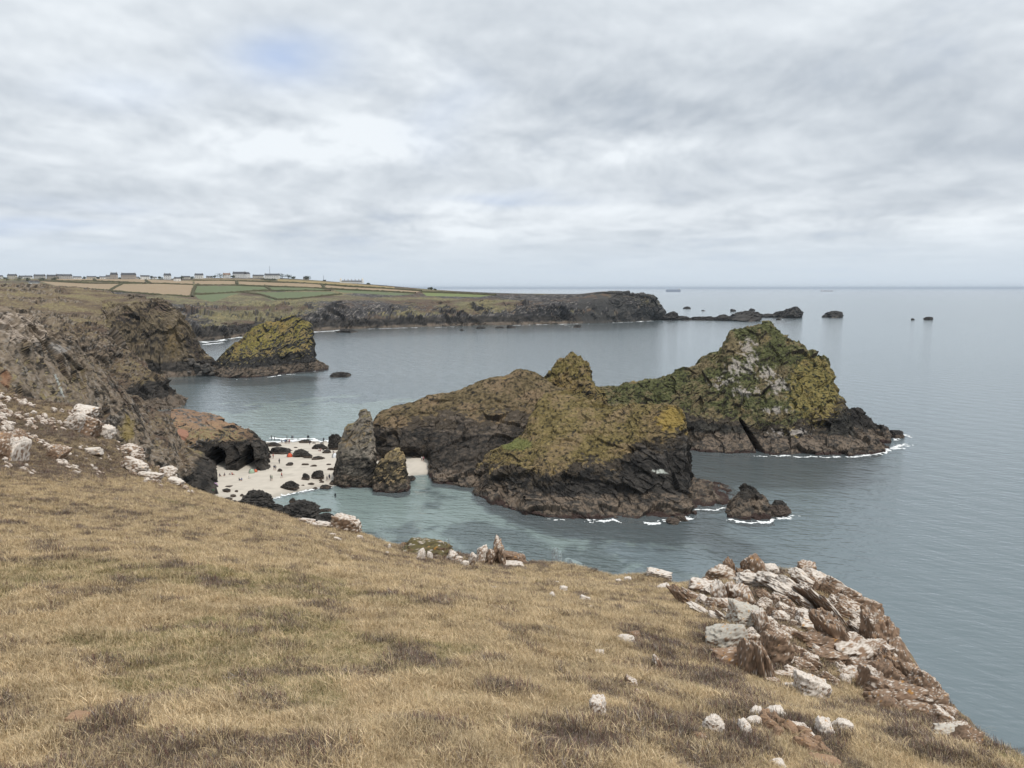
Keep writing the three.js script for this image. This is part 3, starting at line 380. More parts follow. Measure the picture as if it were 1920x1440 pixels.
  const gF = loft([
    [-400, [600, 800], [570, 950], [545, 1200], [530, 1500], [519, 1900]], [-200, [600, 800], [570, 950], [545, 1200], [531, 1500], [520, 1900]], [0, [600, 800], [570, 950], [548, 1200], [534, 1500], [522, 1900]], [150, [610, 830], [580, 950], [552, 1200], [537, 1500], [523, 1900]], [300, [640, 835], [604, 880], [572, 1030], [540, 1400], [523, 1900]], [340, [642, 0], [608, 870], [580, 1000], [545, 1400], [522, 1900]], [370, [639, 0], [612, 875], [585, 1000], [548, 1400], [522, 1900]], [410, [636, 0], [613, 900], [585, 1030], [548, 1400], [521, 1900]],
    [450, [630, 0], [610, 955], [585, 1080], [550, 1400], [521, 1900]], [520, [624, 0], [603, 1025], [580, 1130], [552, 1400], [521, 1850]], [585, [621, 0], [591, 1060], [573, 1120], [553, 1350], [525, 1750]], [650, [617, 0], [583, 1110], [568, 1170], [550, 1380], [530, 1700]], [720, [614, 0], [580, 1160], [565, 1210], [550, 1380], [535, 1600]], [800, [612, 0], [580, 1190], [568, 1240], [556, 1350], [542, 1500]], [860, [611, 0], [582, 1205], [570, 1250], [559, 1350], [546, 1450]], [960, [609, 0], [580, 1230], [570, 1260], [560, 1330], [550, 1400]],
    [1040, [607, 0], [575, 1260], [567, 1285], [560, 1330], [551, 1380]], [1090, [606, 0], [571, 1285], [561, 1300], [556, 1325], [551, 1360]], [1130, [605, 0], [568, 1300], [557, 1315], [551, 1330], [547, 1355]], [1180, [603, 0], [566, 1340], [557, 1350], [554, 1360], [552, 1375]], [1212, [601, 0], [572, 1368], [560, 1376], [557, 1384], [556, 1392]], [1226, [600, 0], [580, 1385], [568, 1392], [564, 1398], [561, 1404]], [1234, [600, 0], [592, 1395], [583, 1400], [578, 1405], [574, 1410]], [1240, [600, 0], [599, 1404], [598, 1407], [597, 1410], [596, 1413]]],
    1000, 190, { back: 260, backDrop: -5, disp: (x, y, z) => { const cl = y < 40 ? smooth(2000, 1500, -z) : 0, head = smooth(150, 230, x); return (rough(6.5, 34, -1.0)(x, y, z) * cl * smooth(44, 26, y) + (crag(4.2, 20, 0.3)(x, y, z) + 2.5 * ridged(x / 24, y / 14, z / 24, 4)) * head * smooth(1, 14, y)); },
      color: (x, y, z, nx, ny, nz) => { const [px, py] = pixelOf(x, y, z), n = fbm(x / 14, y / 14, z / 14, 3); if (y > 20 && ny > 0.5) for (const [c, poly] of fields) if (inside(poly, px, py + n * 0.8)) { const r = 1 + 0.12 * n + (c === stubble ? 0.07 * Math.sin(x * 0.45 + z * 0.2) : 0); return c.map(v => v * r); } const c = wide(x, y, z, nx, ny, nz); if (px > 1085 && n + ny * 0.25 < 0.3) return mix3(c, [0.06, 0.058, 0.055], 0.85); return c; } });
  structure('far_coast', gF, cragMat); farRange.hit = gF.userData.hit;
}
// ---------------------------------------------------------------- the near hillside
const edgePts = [[-420, 690, 84], [-200, 715, 74], [0, 729, 64], [60, 752, 63], [114, 768, 62], [152, 764, 60], [187, 800, 58], [225, 836, 57], [271, 866, 56], [320, 890, 55], [363, 925, 52], [414, 939, 48], [483, 954, 43], [517, 963, 40], [600, 985, 36], [690, 1001, 33], [730, 1022, 31], [800, 1030, 30], [870, 1042, 28], [940, 1050, 27], [1000, 1056, 25.5], [1060, 1055, 24], [1107, 1067, 22.5], [1153, 1080, 21], [1217, 1072, 20], [1268, 1098, 18.5], [1330, 1092, 17.6], [1406, 1068, 17.2], [1500, 1072, 16.4], [1570, 1100, 15], [1640, 1152, 13], [1672, 1202, 11.8], [1690, 1247, 10.8], [1760, 1314, 8.8], [1822, 1376, 6.8], [1850, 1409, 5.9], [1920, 1426, 5.2]].map(p => at(...p));
edgePts.push([5.2, 56.2, -2.5], [7, 57.2, 1], [9, 58.5, 12]); edgePts.unshift([-130, 50, -84]);
const hillPts = edgePts.map(p => [p[0], p[2], p[1]]);
for (const q of [[0, 1440, 3.2], [0, 1200, 5.6], [0, 1050, 9.5], [0, 950, 17.5], [0, 890, 28], [0, 810, 45], [340, 1440, 3.1], [340, 1200, 5.9], [340, 1050, 10.2], [340, 960, 21], [340, 925, 38], [640, 1440, 3.2], [640, 1200, 6.3], [640, 1060, 13], [640, 1010, 22], [960, 1440, 3.5], [960, 1200, 7], [960, 1090, 14.5], [1200, 1440, 3.9], [1200, 1250, 7], [1200, 1130, 12.5], [1450, 1440, 4.4], [1450, 1300, 6.9], [1450, 1200, 9.4], [1450, 1120, 12.8], [1580, 1180, 11.5], [1600, 1300, 8], [1700, 1440, 4.7], [200, 830, 48], [150, 900, 30], [250, 900, 40]]) { const p = at(...q); hillPts.push([p[0], p[2], p[1]]); }
hillPts.push([0, 0, 58.35], [-6, 0, 59], [4, 0, 57.7], [0, 10, 60.5], [-20, 8, 62.5], [-60, 0, 64], [-110, -40, 58]);
const hillTps = tps(hillPts, 0.15);
const edgeLine = edgePts.map(p => [p[0], p[2]]), hillPoly = [...edgeLine, [9, 40], [-130, 40]];
function edgeAt(x, z) {          // signed distance to the brink (positive outside) and the brink's height there
  let best = 1e18, h = 0; for (let i = 0; i < edgeLine.length - 1; i++) { const [ax, az] = edgeLine[i], [bx, bz] = edgeLine[i + 1], dx = bx - ax, dz = bz - az, t = clamp(((x - ax) * dx + (z - az) * dz) / (dx * dx + dz * dz)), d = (x - ax - t * dx) ** 2 + (z - az - t * dz) ** 2; if (d < best) { best = d; h = lerp(edgePts[i][1], edgePts[i + 1][1], t); } }
  let c = false; for (let i = 0, j = hillPoly.length - 1; i < hillPoly.length; j = i++) { const [a, b] = hillPoly[i], [d, e] = hillPoly[j]; if ((b > z) !== (e > z) && x < (d - a) * (z - b) / (e - b) + a) c = !c; }
  return [c ? -Math.sqrt(best) : Math.sqrt(best), h];
}
function hillH(x, z) {
  const [s, h] = edgeAt(x, z); let y;
  if (s <= 0) y = hillTps(x, z); else { y = h - 0.3 * s - 1.25 * Math.max(0, s - 0.25) + 0.8 * facet(x / 1.6, s / 2, z / 1.6) * smooth(0.3, 2, s); }
  const d = Math.hypot(x, z), a = clamp(d / 18, 0.35, 1);
  return Math.max(-6, y + a * (0.10 * fbm(x / 1.4, z / 1.4, 2, 3) + 0.16 * fbm(x / 5, z / 5, 6, 2)));
}
function hillHit(px, py) { let D = 1.5, p = null; for (let i = 0; i < 900; i++) { p = at(px, py, D); if (p[1] < hillH(p[0], p[2])) break; D += 0.02 + D * 0.006; } return p; }
const TURF = [0.22, 0.165, 0.10];
const dryness = (x, z) => fbm(x / 3.2, z / 3.2, 1.7, 4) * 0.9 + fbm(x / 14, z / 14, 5.5, 2) * 0.6;
const nearRough = (px, py) => { let s = -1; for (const [a, b, rx, ry] of [[150, 820, 240, 95], [1500, 1170, 230, 130], [1400, 1390, 320, 80], [1750, 1340, 130, 130], [900, 1045, 220, 30], [1100, 1385, 160, 60], [1300, 1240, 120, 90]]) s = Math.max(s, inSpot(px, py, a, b, rx, ry)); return s; };
{
  const nu = 460, nv = 420, P = new Float32Array(nu * nv * 3);
  for (let j = 0; j < nv; j++) { const t = j / (nv - 1), D = -14 + 14 * t * 2.2 + 95 * t ** 2.4; for (let i = 0; i < nu; i++) { const u = i / (nu - 1), reach = 9 + Math.max(D, 0) * 1.15, x = lerp(-reach - 12, Math.min(reach, 32), u), o = (j * nu + i) * 3; P[o] = x; P[o + 1] = hillH(x, -D); P[o + 2] = -D; } }
  structure('hillside', gridGeometry(P, nu, nv, (x, y, z, nx, ny, nz) => {
    const n = fbm(x / 0.25, y / 0.25, z / 0.25, 3), d = dryness(x, z); let c = mix3(TURF, [0.12, 0.092, 0.06], smooth(-0.05, 0.4, d + n * 0.4)); c = c.map(v => v * (1 + 0.35 * n));
    if (ny < 0.62) c = mix3(mix3([0.17, 0.1, 0.065], [0.10, 0.07, 0.05], smooth(-0.2, 0.3, n)), [0.5, 0.44, 0.4], smooth(0.18, 0.3, fbm(x / 0.6, y / 0.6, z / 0.6, 3)));
    return c;
  }), rockMat);
}
scene.fog = new THREE.FogExp2(new THREE.Color().setRGB(0.72, 0.82, 0.95), 0.00003);
// ---------------------------------------------------------------- lichen-crusted rocks of the near hillside
const RUST = [0.255, 0.172, 0.118], UMBER = [0.14, 0.098, 0.07], CRUST = [0.66, 0.60, 0.54];
const lichenColor = (amount, size, { grey = 0, orange = 0, moss = 0 } = {}) => (x, y, z, nx, ny, nz, off) => {
  const k = 1 / size, n = fbm(x * k * 5 + off, y * k * 5, z * k * 5, 4), n2 = fbm(x * k * 16 + off, y * k * 16, z * k * 16, 3);
  let c = mix3(RUST, UMBER, smooth(-0.2, 0.25, n + 0.4 * n2)); if (orange) c = mix3(c, [0.3, 0.195, 0.125], orange); if (moss && ny + n > 0.1) c = mix3(c, n2 > 0 ? [0.13, 0.11, 0.05] : [0.09, 0.075, 0.045], moss); if (n2 > 0.3) c = c.map(v => v * 1.35);
  facet(x * k * 7 + off, y * k * 7, z * k * 7); 
  const a = amount * 1.5 - 0.95 + ny * 0.35 + n * 0.9 + n2 * 0.35;
  if (a > 0) c = mix3(c, mix3(mix3(CRUST, [0.40, 0.39, 0.34], grey), [0.40, 0.34, 0.28], smooth(-0.02, 0.35, n2 + 0.3 * n)), smooth(0, 0.1, a)); else if (a > -0.35 && fbm(x * k * 30 + off, y * k * 30, z * k * 30, 2) > 0.3) c = mix3(c, CRUST, 0.75); if (facet.id > 0.93 && ny > 0.2 && n > 0.1) c = mix3(c, [0.45, 0.22, 0.05], 0.7);
  return c;
};
const rockDown = (px, py, hpx) => hillHit(px, py + hpx * 0.35);
const stoneCells = new Map();
function slab(name, parent, px, py, w, h, tilt, lichen, { depth = 0.8, seed = 1, res = 18, orange = 0, grey = 0, moss = 0, lift = 0, planes = 8, yaw = 0, dome = 0.05 } = {}) {
  const p = rockDown(px, py, h), D = -p[2], c = at(px, py, D), m = Math.hypot(D, 60 - c[1]) / F * 1.02, sx = w * m * (parent === scene ? 0.52 : 0.58), sy = h * m * (parent === scene ? 0.58 : 0.64), sz = Math.max(sx, sy) * depth;
  const g = boulder(seed, sx, sy, sz, res, { planes, rough: 0.075, box: 0.42, dome, edge: 40, color: lichenColor(lichen, Math.max(sx, sy), { orange, grey, moss }) });
  const o = meshOf(name, g, rockMat, parent); o.position.set(c[0], c[1] + (parent === scene ? sy * (-0.08 + lift) : -sy * 0.12), c[2] - sz * 0.25);
  const fr = Math.min(sx, sz) * (parent === scene ? 0.55 : 0.42); for (const [fx, fz] of [[0, 0], [sx * 0.5, 0], [-sx * 0.5, 0], [0, fr]]) { const X = c[0] + fx, Z = c[2] - sz * 0.25 + fz; for (let i = -1; i <= 1; i++) for (let j = -1; j <= 1; j++) { const k = `${Math.floor(X) + i},${Math.floor(Z) + j}`; if (!stoneCells.has(k)) stoneCells.set(k, []); stoneCells.get(k).push([X, Z, fr * fr]); } }
  o.rotation.set(-0.15, yaw, -tilt * Math.PI / 180); return o;
}
{
  const crop = groupAt('rock_outcrop', 0, 0, 0); tag(crop, 'craggy lichen-whitened rock outcrop at the hillside brink above the water', 'rock outcrop');
  const list = [[1416, 1064, 36, 42, -18, 0.38], [1355, 1080, 46, 28, 8, 0.5], [1369, 1072, 15, 36, -12, 0.15], [1388, 1078, 10, 18, 0, 0.2], [1514, 1069, 32, 26, 0, 0.45], [1448, 1070, 24, 18, 0, 0.75],
    [1418, 1092, 62, 22, 18, 0.75], [1440, 1084, 40, 18, 12, 0.75], [1462, 1098, 66, 20, 28, 0.8], [1478, 1112, 60, 18, 36, 0.8], [1500, 1112, 76, 18, 38, 0.8], [1520, 1098, 50, 18, 34, 0.7], [1535, 1132, 84, 16, 48, 0.75], [1555, 1150, 96, 13, 52, 0.68], [1575, 1166, 86, 11, 56, 0.6], [1510, 1134, 50, 14, 44, 0.7],
    [1540, 1087, 42, 20, 30, 0.65], [1570, 1104, 46, 22, 35, 0.65], [1600, 1122, 38, 24, 20, 0.5], [1626, 1138, 46, 26, 8, 0.36], [1590, 1136, 40, 26, 30, 0.5], [1612, 1150, 36, 18, 30, 0.5],
    [1330, 1105, 60, 22, 8, 0.58], [1350, 1119, 24, 40, -28, 0.6], [1374, 1113, 26, 40, -22, 0.5], [1396, 1121, 30, 38, -24, 0.55], [1362, 1137, 42, 22, 20, 0.5], [1384, 1138, 24, 26, -20, 0.45], [1300, 1120, 40, 14, 25, 0.4], [1285, 1127, 50, 16, 50, 0.3], [1320, 1148, 44, 8, 32, 0.75],
    [1408, 1166, 58, 40, 6, 0.72, { grey: 0.7 }], [1430, 1172, 22, 50, -18, 0.6], [1366, 1200, 74, 46, -6, 0.7, { grey: 0.8 }], [1374, 1236, 60, 28, 0, 0.28, { orange: 0.6 }], [1404, 1240, 22, 66, 4, 0.38], [1424, 1244, 18, 70, -6, 0.4], [1440, 1252, 14, 62, -14, 0.45], [1416, 1206, 40, 26, 10, 0.5, { orange: 0.3 }], [1458, 1224, 48, 60, 20, 0.3], [1440, 1190, 26, 30, 20, 0.4],
    [1540, 1180, 84, 34, 8, 0.6], [1546, 1212, 80, 34, 4, 0.28], [1578, 1200, 36, 84, -28, 0.34], [1560, 1236, 60, 24, 10, 0.3], [1520, 1160, 60, 16, 20, 0.5], [1654, 1194, 50, 84, -8, 0.32], [1634, 1172, 40, 26, 20, 0.5], [1618, 1236, 96, 52, -12, 0.48], [1600, 1214, 60, 30, 24, 0.55], [1662, 1284, 42, 76, 14, 0.2], [1640, 1286, 28, 56, 4, 0.45], [1684, 1262, 30, 70, -22, 0.25], [1600, 1268, 50, 24, -6, 0.5], [1628, 1262, 50, 30, 6, 0.3],
    [1690, 1312, 84, 48, 8, 0.32], [1738, 1298, 52, 52, 28, 0.42], [1757, 1322, 30, 44, 34, 0.4], [1712, 1330, 60, 26, 4, 0.36], [1655, 1318, 50, 34, 6, 0.3], [1790, 1380, 52, 28, 6, 0.6, { grey: 0.5 }], [1815, 1386, 30, 36, 40, 0.3], [1770, 1352, 40, 24, 30, 0.5], [1526, 1294, 46, 42, 0, 0.78], [1484, 1292, 34, 11, -10, 0.7], [1490, 1264, 34, 15, 25, 0.55], [1510, 1250, 44, 16, 28, 0.4], [1470, 1268, 30, 14, 10, 0.5], [1450, 1280, 24, 14, 0, 0.4], [1690, 1238, 34, 52, -20, 0.3], [1702, 1268, 40, 40, 12, 0.35], [1680, 1225, 26, 30, 10, 0.3], [1722, 1290, 34, 30, 20, 0.35], [1780, 1342, 30, 26, 30, 0.4], [1806, 1366, 26, 22, 30, 0.4]];
  const rr = rng(64), area = [[1290, 1095], [1400, 1072], [1520, 1070], [1640, 1150], [1690, 1262], [1785, 1345], [1700, 1345], [1600, 1295], [1480, 1265], [1350, 1235], [1325, 1180], [1300, 1130]], inArea = (x, y) => { let c = false; for (let i = 0, j = area.length - 1; i < area.length; j = i++) { const [a, b] = area[i], [d, e] = area[j]; if ((b > y) !== (e > y) && x < (d - a) * (y - b) / (e - b) + a) c = !c; } return c; };
  for (let n = 0; n < 140;) { const x = 1290 + rr() * 500, y = 1070 + rr() * 280; if (!inArea(x, y) || fbm(x / 60, y / 40, 3, 2) < -0.12) continue; n++; list.push([x, y, 12 + rr() * 26, 8 + rr() * 14, 15 + rr() * 40, 0.25 + rr() * 0.5]); }
  list.forEach(([px, py, w, h, t, l, o], i) => slab('slab', crop, px, py, w, h, t, l, { seed: 300 + i, res: w * h > 1800 ? 28 : 15, ...o }));
}
// loose stones: column, row, width, height, tilt, crust, label
const stoneGroup = (list, group, label, opts = {}) => list.forEach(([px, py, w, h, t, l, own, o], i) => tag(slab(opts.name || 'stone', scene, px, py, w, h, t, l, { seed: (opts.seed || 500) + i, res: w * h > 500 ? 18 : 11, depth: 0.9, ...o }), own || label, opts.category || 'stone', group));
stoneGroup([[1417, 1341, 24, 20, 0, 0.9, 'white stone at the top of the short file of three'], [1413, 1354, 26, 14, 0, 0.9, 'flat white stone in the middle of the short file of three'], [1398, 1370, 18, 30, 0, 0.75, 'upright pale stone at the foot of the short file of three'], [1456, 1338, 34, 20, 0, 0.8, 'rounded white stone beside the orange rubble'], [1337, 1362, 32, 30, 20, 0.72, 'white-capped stone with brown underside in the heather'], [1547, 1371, 30, 36, 0, 0.85, 'blocky white stone past the orange rubble'], [1581, 1367, 32, 26, 0, 0.75, 'white stone with an orange spotted foot'], [1500, 1368, 40, 14, 20, 0.6, 'long flat white-edged stone in the rubble'], [1523, 1385, 14, 16, 30, 0.8, 'small white stone lying in the orange rubble'],
  [1120, 1330, 28, 36, 0, 0.66, 'white-topped stone standing alone in the dry grass'], [1174, 1200, 30, 16, 0, 0.95, 'bright white triangular stone alone in the turf'], [1190, 1192, 24, 14, 0, 0.1, 'brown stone tucked behind the white triangular stone'], [1236, 1247, 14, 34, -28, 0.5, 'thin leaning brown stone with a white tip'], [1123, 1224, 18, 8, 0, 0.85, 'small split white stone low in the grass'], [1182, 1281, 22, 16, 30, 0.5, 'small brown stone with two white edges'], [1198, 1303, 20, 12, 20, 0.3, 'small brown stone with one white corner'], [148, 1353, 46, 22, 8, 0.0, 'flat orange-tan stone lying in the grass', { orange: 1 }], [1310, 1385, 26, 16, 0, 0.1, 'brown stone sunk in the heather', { orange: 0.4 }], [1796, 1376, 46, 24, 0, 0.55, 'grey lichened stone near the brink end'], [1458, 1434, 26, 10, 0, 0.8, 'small white stone at the lower picture edge'], [1547, 1432, 50, 14, 0, 0.05, 'flat orange stone at the lower picture edge', { orange: 0.9 }],
  [785, 1378, 10, 10, 0, 0.5, 'tiny pale pebble beside the dark heather clump'], [925, 1103, 10, 5, 0, 0.8, 'tiny white stone in mid-hillside grass'], [840, 1128, 12, 10, 0, 0.2, 'grey stone half buried in mid-hillside grass', { grey: 1 }], [1043, 1093, 9, 5, 0, 0.85, 'uppermost of the few white stones below the brink'], [1057, 1104, 14, 9, 0, 0.85, 'white stone below the brink, second from the top'], [1037, 1118, 9, 14, -30, 0.85, 'narrow tilted white stone below the brink'], [1097, 1124, 18, 11, 10, 0.7, 'largest white stone below the brink'], [1107, 1138, 8, 5, 0, 0.7, 'lowest tiny white stone below the brink'], [1237, 1077, 44, 14, 12, 0.9, 'long white slab lying on the brink'], [1177, 1086, 15, 8, 0, 0.85, 'small white stone near the long white slab'], [1160, 1089, 10, 5, 0, 0.8, 'tiny white stone near the long white slab'], [1242, 1101, 22, 7, -10, 0.6, 'flat pale stone below the long white slab']],
  'loose stones on the near hillside', '', { seed: 500 });
{ const r = rng(55); const list = []; for (let i = 0; i < 34; i++) { const t = r(), s = r() - 0.5; list.push([1440 + t * 110 + s * 26, 1358 + t * 48 + s * 40, 10 + r() * 16, 8 + r() * 10, r() * 60 - 10, 0.05, null, { orange: 0.35 + 0.5 * r(), lift: 0.45 }]); } stoneGroup(list, 'orange rubble between the white stones', 'small orange-brown stone in the rubble patch among heather', { seed: 600 }); }
stoneGroup([[790, 1041, 14, 22, 0, 0.75], [805, 1043, 10, 16, 0, 0.8], [820, 1026, 16, 20, 0, 0.6], [838, 1026, 14, 26, 0, 0.6], [847, 1046, 18, 24, 20, 0.65], [885, 1052, 14, 26, 20, 0.65], [872, 1058, 14, 12, 20, 0.7], [905, 1044, 22, 32, -10, 0.6], [918, 1049, 15, 36, 10, 0.45], [978, 1044, 9, 18, 0, 0.6], [960, 1059, 40, 7, 0, 0.6], [770, 1024, 16, 8, 0, 0.6], [757, 1021, 10, 8, 0, 0.1], [860, 1052, 16, 16, 10, 0.6], [1050, 1044, 8, 20, 0, 0.7], [1066, 1051, 13, 8, 0, 0.8], [1081, 1057, 20, 8, 20, 0.8], [622, 1003, 14, 5, 0, 0.8], [675, 1008, 12, 8, 0, 0.7], [632, 1011, 16, 5, 20, 0.7], [575, 978, 30, 10, 10, 0.55], [605, 984, 34, 10, 10, 0.65], [730, 1025, 4, 10, 0, 0.8], [726, 1037, 6, 5, 0, 0.8]],
  'small lichened rocks along the brink', 'small white-crusted rock on the grassy brink above the cove', { seed: 700, name: 'brink_rock', category: 'rock' });
stoneGroup([[932, 1040, 19, 48, 6, 0.45, 'tallest upright rock slab of the brink cluster'], [942, 1046, 12, 42, -6, 0.45, 'narrow slab leaning on the tallest brink slab'], [1040, 1041, 11, 26, 4, 0.55, 'lone pointed rock on a rise of the brink'], [652, 986, 46, 32, 8, 0.55, 'broad white rock on the brink below the dark boulders'], [802, 1030, 84, 32, 4, 0.3, 'mossy brown knoll of rock behind the white brink rocks', { planes: 4, moss: 1, dome: 0.35 }], [960, 1048, 46, 20, 4, 0.2, 'low dark rock between the tall slabs and the pale end rock']], 'larger rocks along the brink', '', { seed: 760, name: 'brink_rock', category: 'rock' });
{
  const big = [[6, 842, 44, 54, 10, 0.42, 'large brown-faced rock at the picture edge with white cap'], [24, 846, 24, 52, 6, 0.75, 'white-faced upright rock beside the large brown-faced one'], [34, 822, 26, 32, -10, 0.4, 'brown leaning rock above the white-faced upright rock'], [154, 774, 46, 24, 8, 0.66, 'broad white rock topping the heather slope'], [163, 800, 46, 34, 24, 0.42, 'brown-fronted rock under the broad white rock'], [140, 792, 30, 38, 30, 0.72, 'white knobbly rock beside the brown-fronted rock'], [198, 811, 24, 26, 10, 0.8, 'white rock at the shoulder of the gully'], [105, 852, 28, 26, 20, 0.35, 'brown rock with a white top in mid-slope'], [173, 846, 32, 14, 4, 0.75, 'flat-topped white rock in mid-slope'], [243, 845, 42, 20, 8, 0.5, 'red-brown rock with a white rim at the slope edge'], [255, 862, 26, 22, 10, 0.55, 'speckled brown rock under the white-rimmed one'], [257, 878, 38, 26, 20, 0.66, 'pale cracked rock low on the slope edge'], [283, 894, 38, 16, 10, 0.7, 'long white rock low on the slope edge'], [312, 887, 28, 24, 30, 0.66, 'white blocky rock near the end of the slope edge'], [328, 904, 28, 12, 8, 0.8, 'last white rock at the end of the slope edge']];
  stoneGroup(big, 'larger rocks on the heather slope', '', { seed: 800, name: 'slope_rock', category: 'rock' });
  const r = rng(77); let seed = 900; const band = (x0, y0, x1, y1, n, sp, s0, s1, where) => { const list = []; for (let i = 0; i < n * 1.15; i++) { const t = r(); list.push([lerp(x0, x1, t) + (r() - 0.5) * sp, lerp(y0, y1, t) + (r() - 0.5) * sp * 0.8, lerp(s0, s1, r()) * 0.75, lerp(s0, s1, r()) * 0.6, r() * 50 - 5, 0.38 + 0.36 * r()]); } stoneGroup(list, 'white rocks ' + where, 'small white lichened rock ' + where, { seed: seed += 60, name: 'slope_rock', category: 'rock' }); };
  band(2, 742, 14, 810, 26, 20, 8, 20, 'in the pile at the slope top by the picture edge'); band(16, 742, 60, 762, 12, 14, 6, 14, 'along the slope crest under the rusty cliff'); band(25, 770, 70, 800, 18, 22, 7, 16, 'in the upper cluster of the heather slope'); band(70, 782, 112, 800, 20, 22, 7, 16, 'in the ragged line leading to the knobbly rock'); band(90, 768, 150, 778, 10, 10, 6, 14, 'just before the broad white rock'); band(56, 818, 100, 840, 14, 10, 8, 16, 'in the line down to the brown mid-slope rock'); band(104, 862, 155, 888, 16, 10, 7, 14, 'in the line below the brown mid-slope rock'); band(40, 870, 62, 890, 8, 12, 6, 12, 'low on the slope where grass begins'); band(170, 870, 190, 890, 9, 10, 5, 10, 'in the small patch under the flat-topped rock'); band(215, 830, 240, 850, 8, 12, 5, 12, 'leading up to the white-rimmed red rock'); band(230, 868, 300, 905, 24, 20, 6, 14, 'around the pale cracked rock at the gully edge'); band(300, 876, 345, 912, 18, 12, 6, 13, 'around the blocky rock near the slope end'); band(345, 915, 365, 926, 6, 5, 5, 10, 'trailing off where the slope meets the black cliff'); band(110, 835, 220, 870, 16, 50, 4, 9, 'strewn thinly over the middle of the slope'); band(195, 905, 340, 925, 8, 10, 3, 6, 'dotted where heather gives way to grass'); band(5, 862, 20, 880, 6, 10, 6, 12, 'under the large brown-faced rock'); band(125, 770, 180, 790, 12, 14, 6, 14, 'heaped against the broad white rock');
}
// ---------------------------------------------------------------- rocks on the beach and in the sea
const bedHit = (px, py) => { let h = 0; for (let i = 0; i < 6; i++) { const p = at(px, py, seaD(py, h)); h = Math.max(0, bedH(p[0], p[2])); } const p = at(px, py, seaD(py, h)); return [p[0], h, p[2]]; };
const darkRock = (wet = 1.2, top = null) => (x, y, z, nx, ny, nz, off) => { const n = fbm(x / 2 + off, y / 2, z / 2, 4), m = fbm(x * 2 + off, y * 2, z * 2, 3); let c = mix3(BLACK, [0.11, 0.10, 0.09], clamp(0.25 + n * 0.7 + m * 0.5)); if (top && ny + n > 0.35) c = mix3(c, top, 0.8); if (y + n * 0.8 < wet) c = mix3(c, mix3(TAN, WEED, clamp(0.5 + m)), 0.7); return c; };
function seaRock(name, px, base, w, h, label, category, group, { seed = 1, res = 12, depth = 0.7, wet = 0.6, top = null, planes = 6, lean = 0, sink = 0.12, rough = 0.13, dome = 0.3 } = {}) {
  const p = bedHit(px, base), D = -p[2], m = Math.hypot(D, EYE) / F, sx = w * m * 0.52 * (1 + dome * 0.25), sy = h * m * 0.54 / (1 - sink / 2), sz = sx * depth, up = sy * (1 - sink * 2);
  const g = boulder(seed, sx, sy * 1.08, sz, res, { planes: planes + 3, rough, dome, edge: 30, box: 0.8, color: (x, y, z, ...n) => darkRock(wet, top)(x, y + up, z, ...n) });
  const o = meshOf(name, g, cragMat); o.position.set(p[0], p[1] + up, p[2] - sz * 0.5); o.rotation.z = lean; return tag(o, label, category, group);
}
const z5 = (x, y) => [380 + x / 4.364, 740 + y / 4.364];
{ let k = 1100; const B = (cx, cy, w, h, label, o = {}) => { const [px, py] = z5(cx, cy + h / 2); seaRock('boulder', px, py, w / 4.364 * 0.86, h / 4.364 * 0.9, label || 'small dark boulder half sunk in the open sand of the cove', 'boulder', label ? 'larger boulders of the cove' : 'small boulders scattered on the sand', { seed: k++, ...o }); };
  B(842, 670, 65, 50, 'smaller of the two round boulders side by side on wet sand'); B(942, 652, 105, 70, 'larger of the two round boulders side by side on wet sand', { res: 14 }); B(715, 740, 130, 70, 'pointed dark boulder with its foot in the wash', { res: 16 }); B(1000, 753, 95, 30, 'flat dark boulder at the water before the tall stack'); B(1068, 718, 65, 35, 'dark boulder close against the foot of the tall stack'); B(805, 478, 120, 62, 'peaked boulder beside the orange shelter'); B(855, 500, 80, 35, 'low boulder in front of the peaked boulder'); B(940, 517, 85, 26, 'flat brown boulder in mid-beach'); B(1012, 467, 75, 24, 'flat dark boulder near the white tent'); B(625, 457, 190, 50, 'long low rock ledge across the sand', { res: 16 }); B(950, 425, 130, 40, 'long dark rock beside the wedge-shaped boulder'); B(835, 382, 95, 26, 'dark rock at the far surf line'); B(565, 408, 120, 30, 'rough low rocks at the far corner of the cave headland'); B(1082, 385, 132, 128, 'wedge-shaped black boulder behind the tall stack', { res: 20, planes: 8 }); B(1700, 683, 75, 40, 'grey boulder beside the leaning stack'); B(1665, 610, 50, 50, 'grey boulder half hidden by the leaning stack'); B(518, 438, 48, 60, 'tan block at the corner of the cave headland'); B(1000, 945, 85, 25, 'reddish weed-covered rock awash in the cove'); B(735, 864, 52, 40, 'small grey boulder perched behind the brink boulders');
  B(430, 858, 250, 130, 'peaked black boulder at the near end of the sand', { res: 26, planes: 9, depth: 0.8 }); B(560, 938, 220, 80, 'low black boulder beside the peaked one', { res: 20 }); B(790, 945, 310, 150, 'broad black boulder just beyond the brink', { res: 26, depth: 0.8 }); B(1010, 1012, 180, 70, 'black boulder sloping into the water beyond the brink', { res: 20 });
  for (const [x, y, w, h] of [[920, 765, 40, 15], [975, 712, 40, 15], [887, 728, 50, 16], [965, 700, 30, 12], [820, 740, 22, 8], [630, 617, 40, 25], [710, 568, 55, 22], [840, 570, 60, 12], [910, 580, 45, 12], [1050, 608, 60, 15], [1030, 570, 40, 10], [193, 782, 62, 30], [275, 788, 30, 15], [248, 827, 52, 18], [200, 853, 62, 26], [252, 876, 55, 20], [320, 822, 30, 20], [205, 750, 50, 8], [700, 455, 40, 10], [760, 432, 30, 8], [912, 395, 30, 8], [975, 395, 30, 10]]) B(x, y, w, h, null, { res: 8 });
}
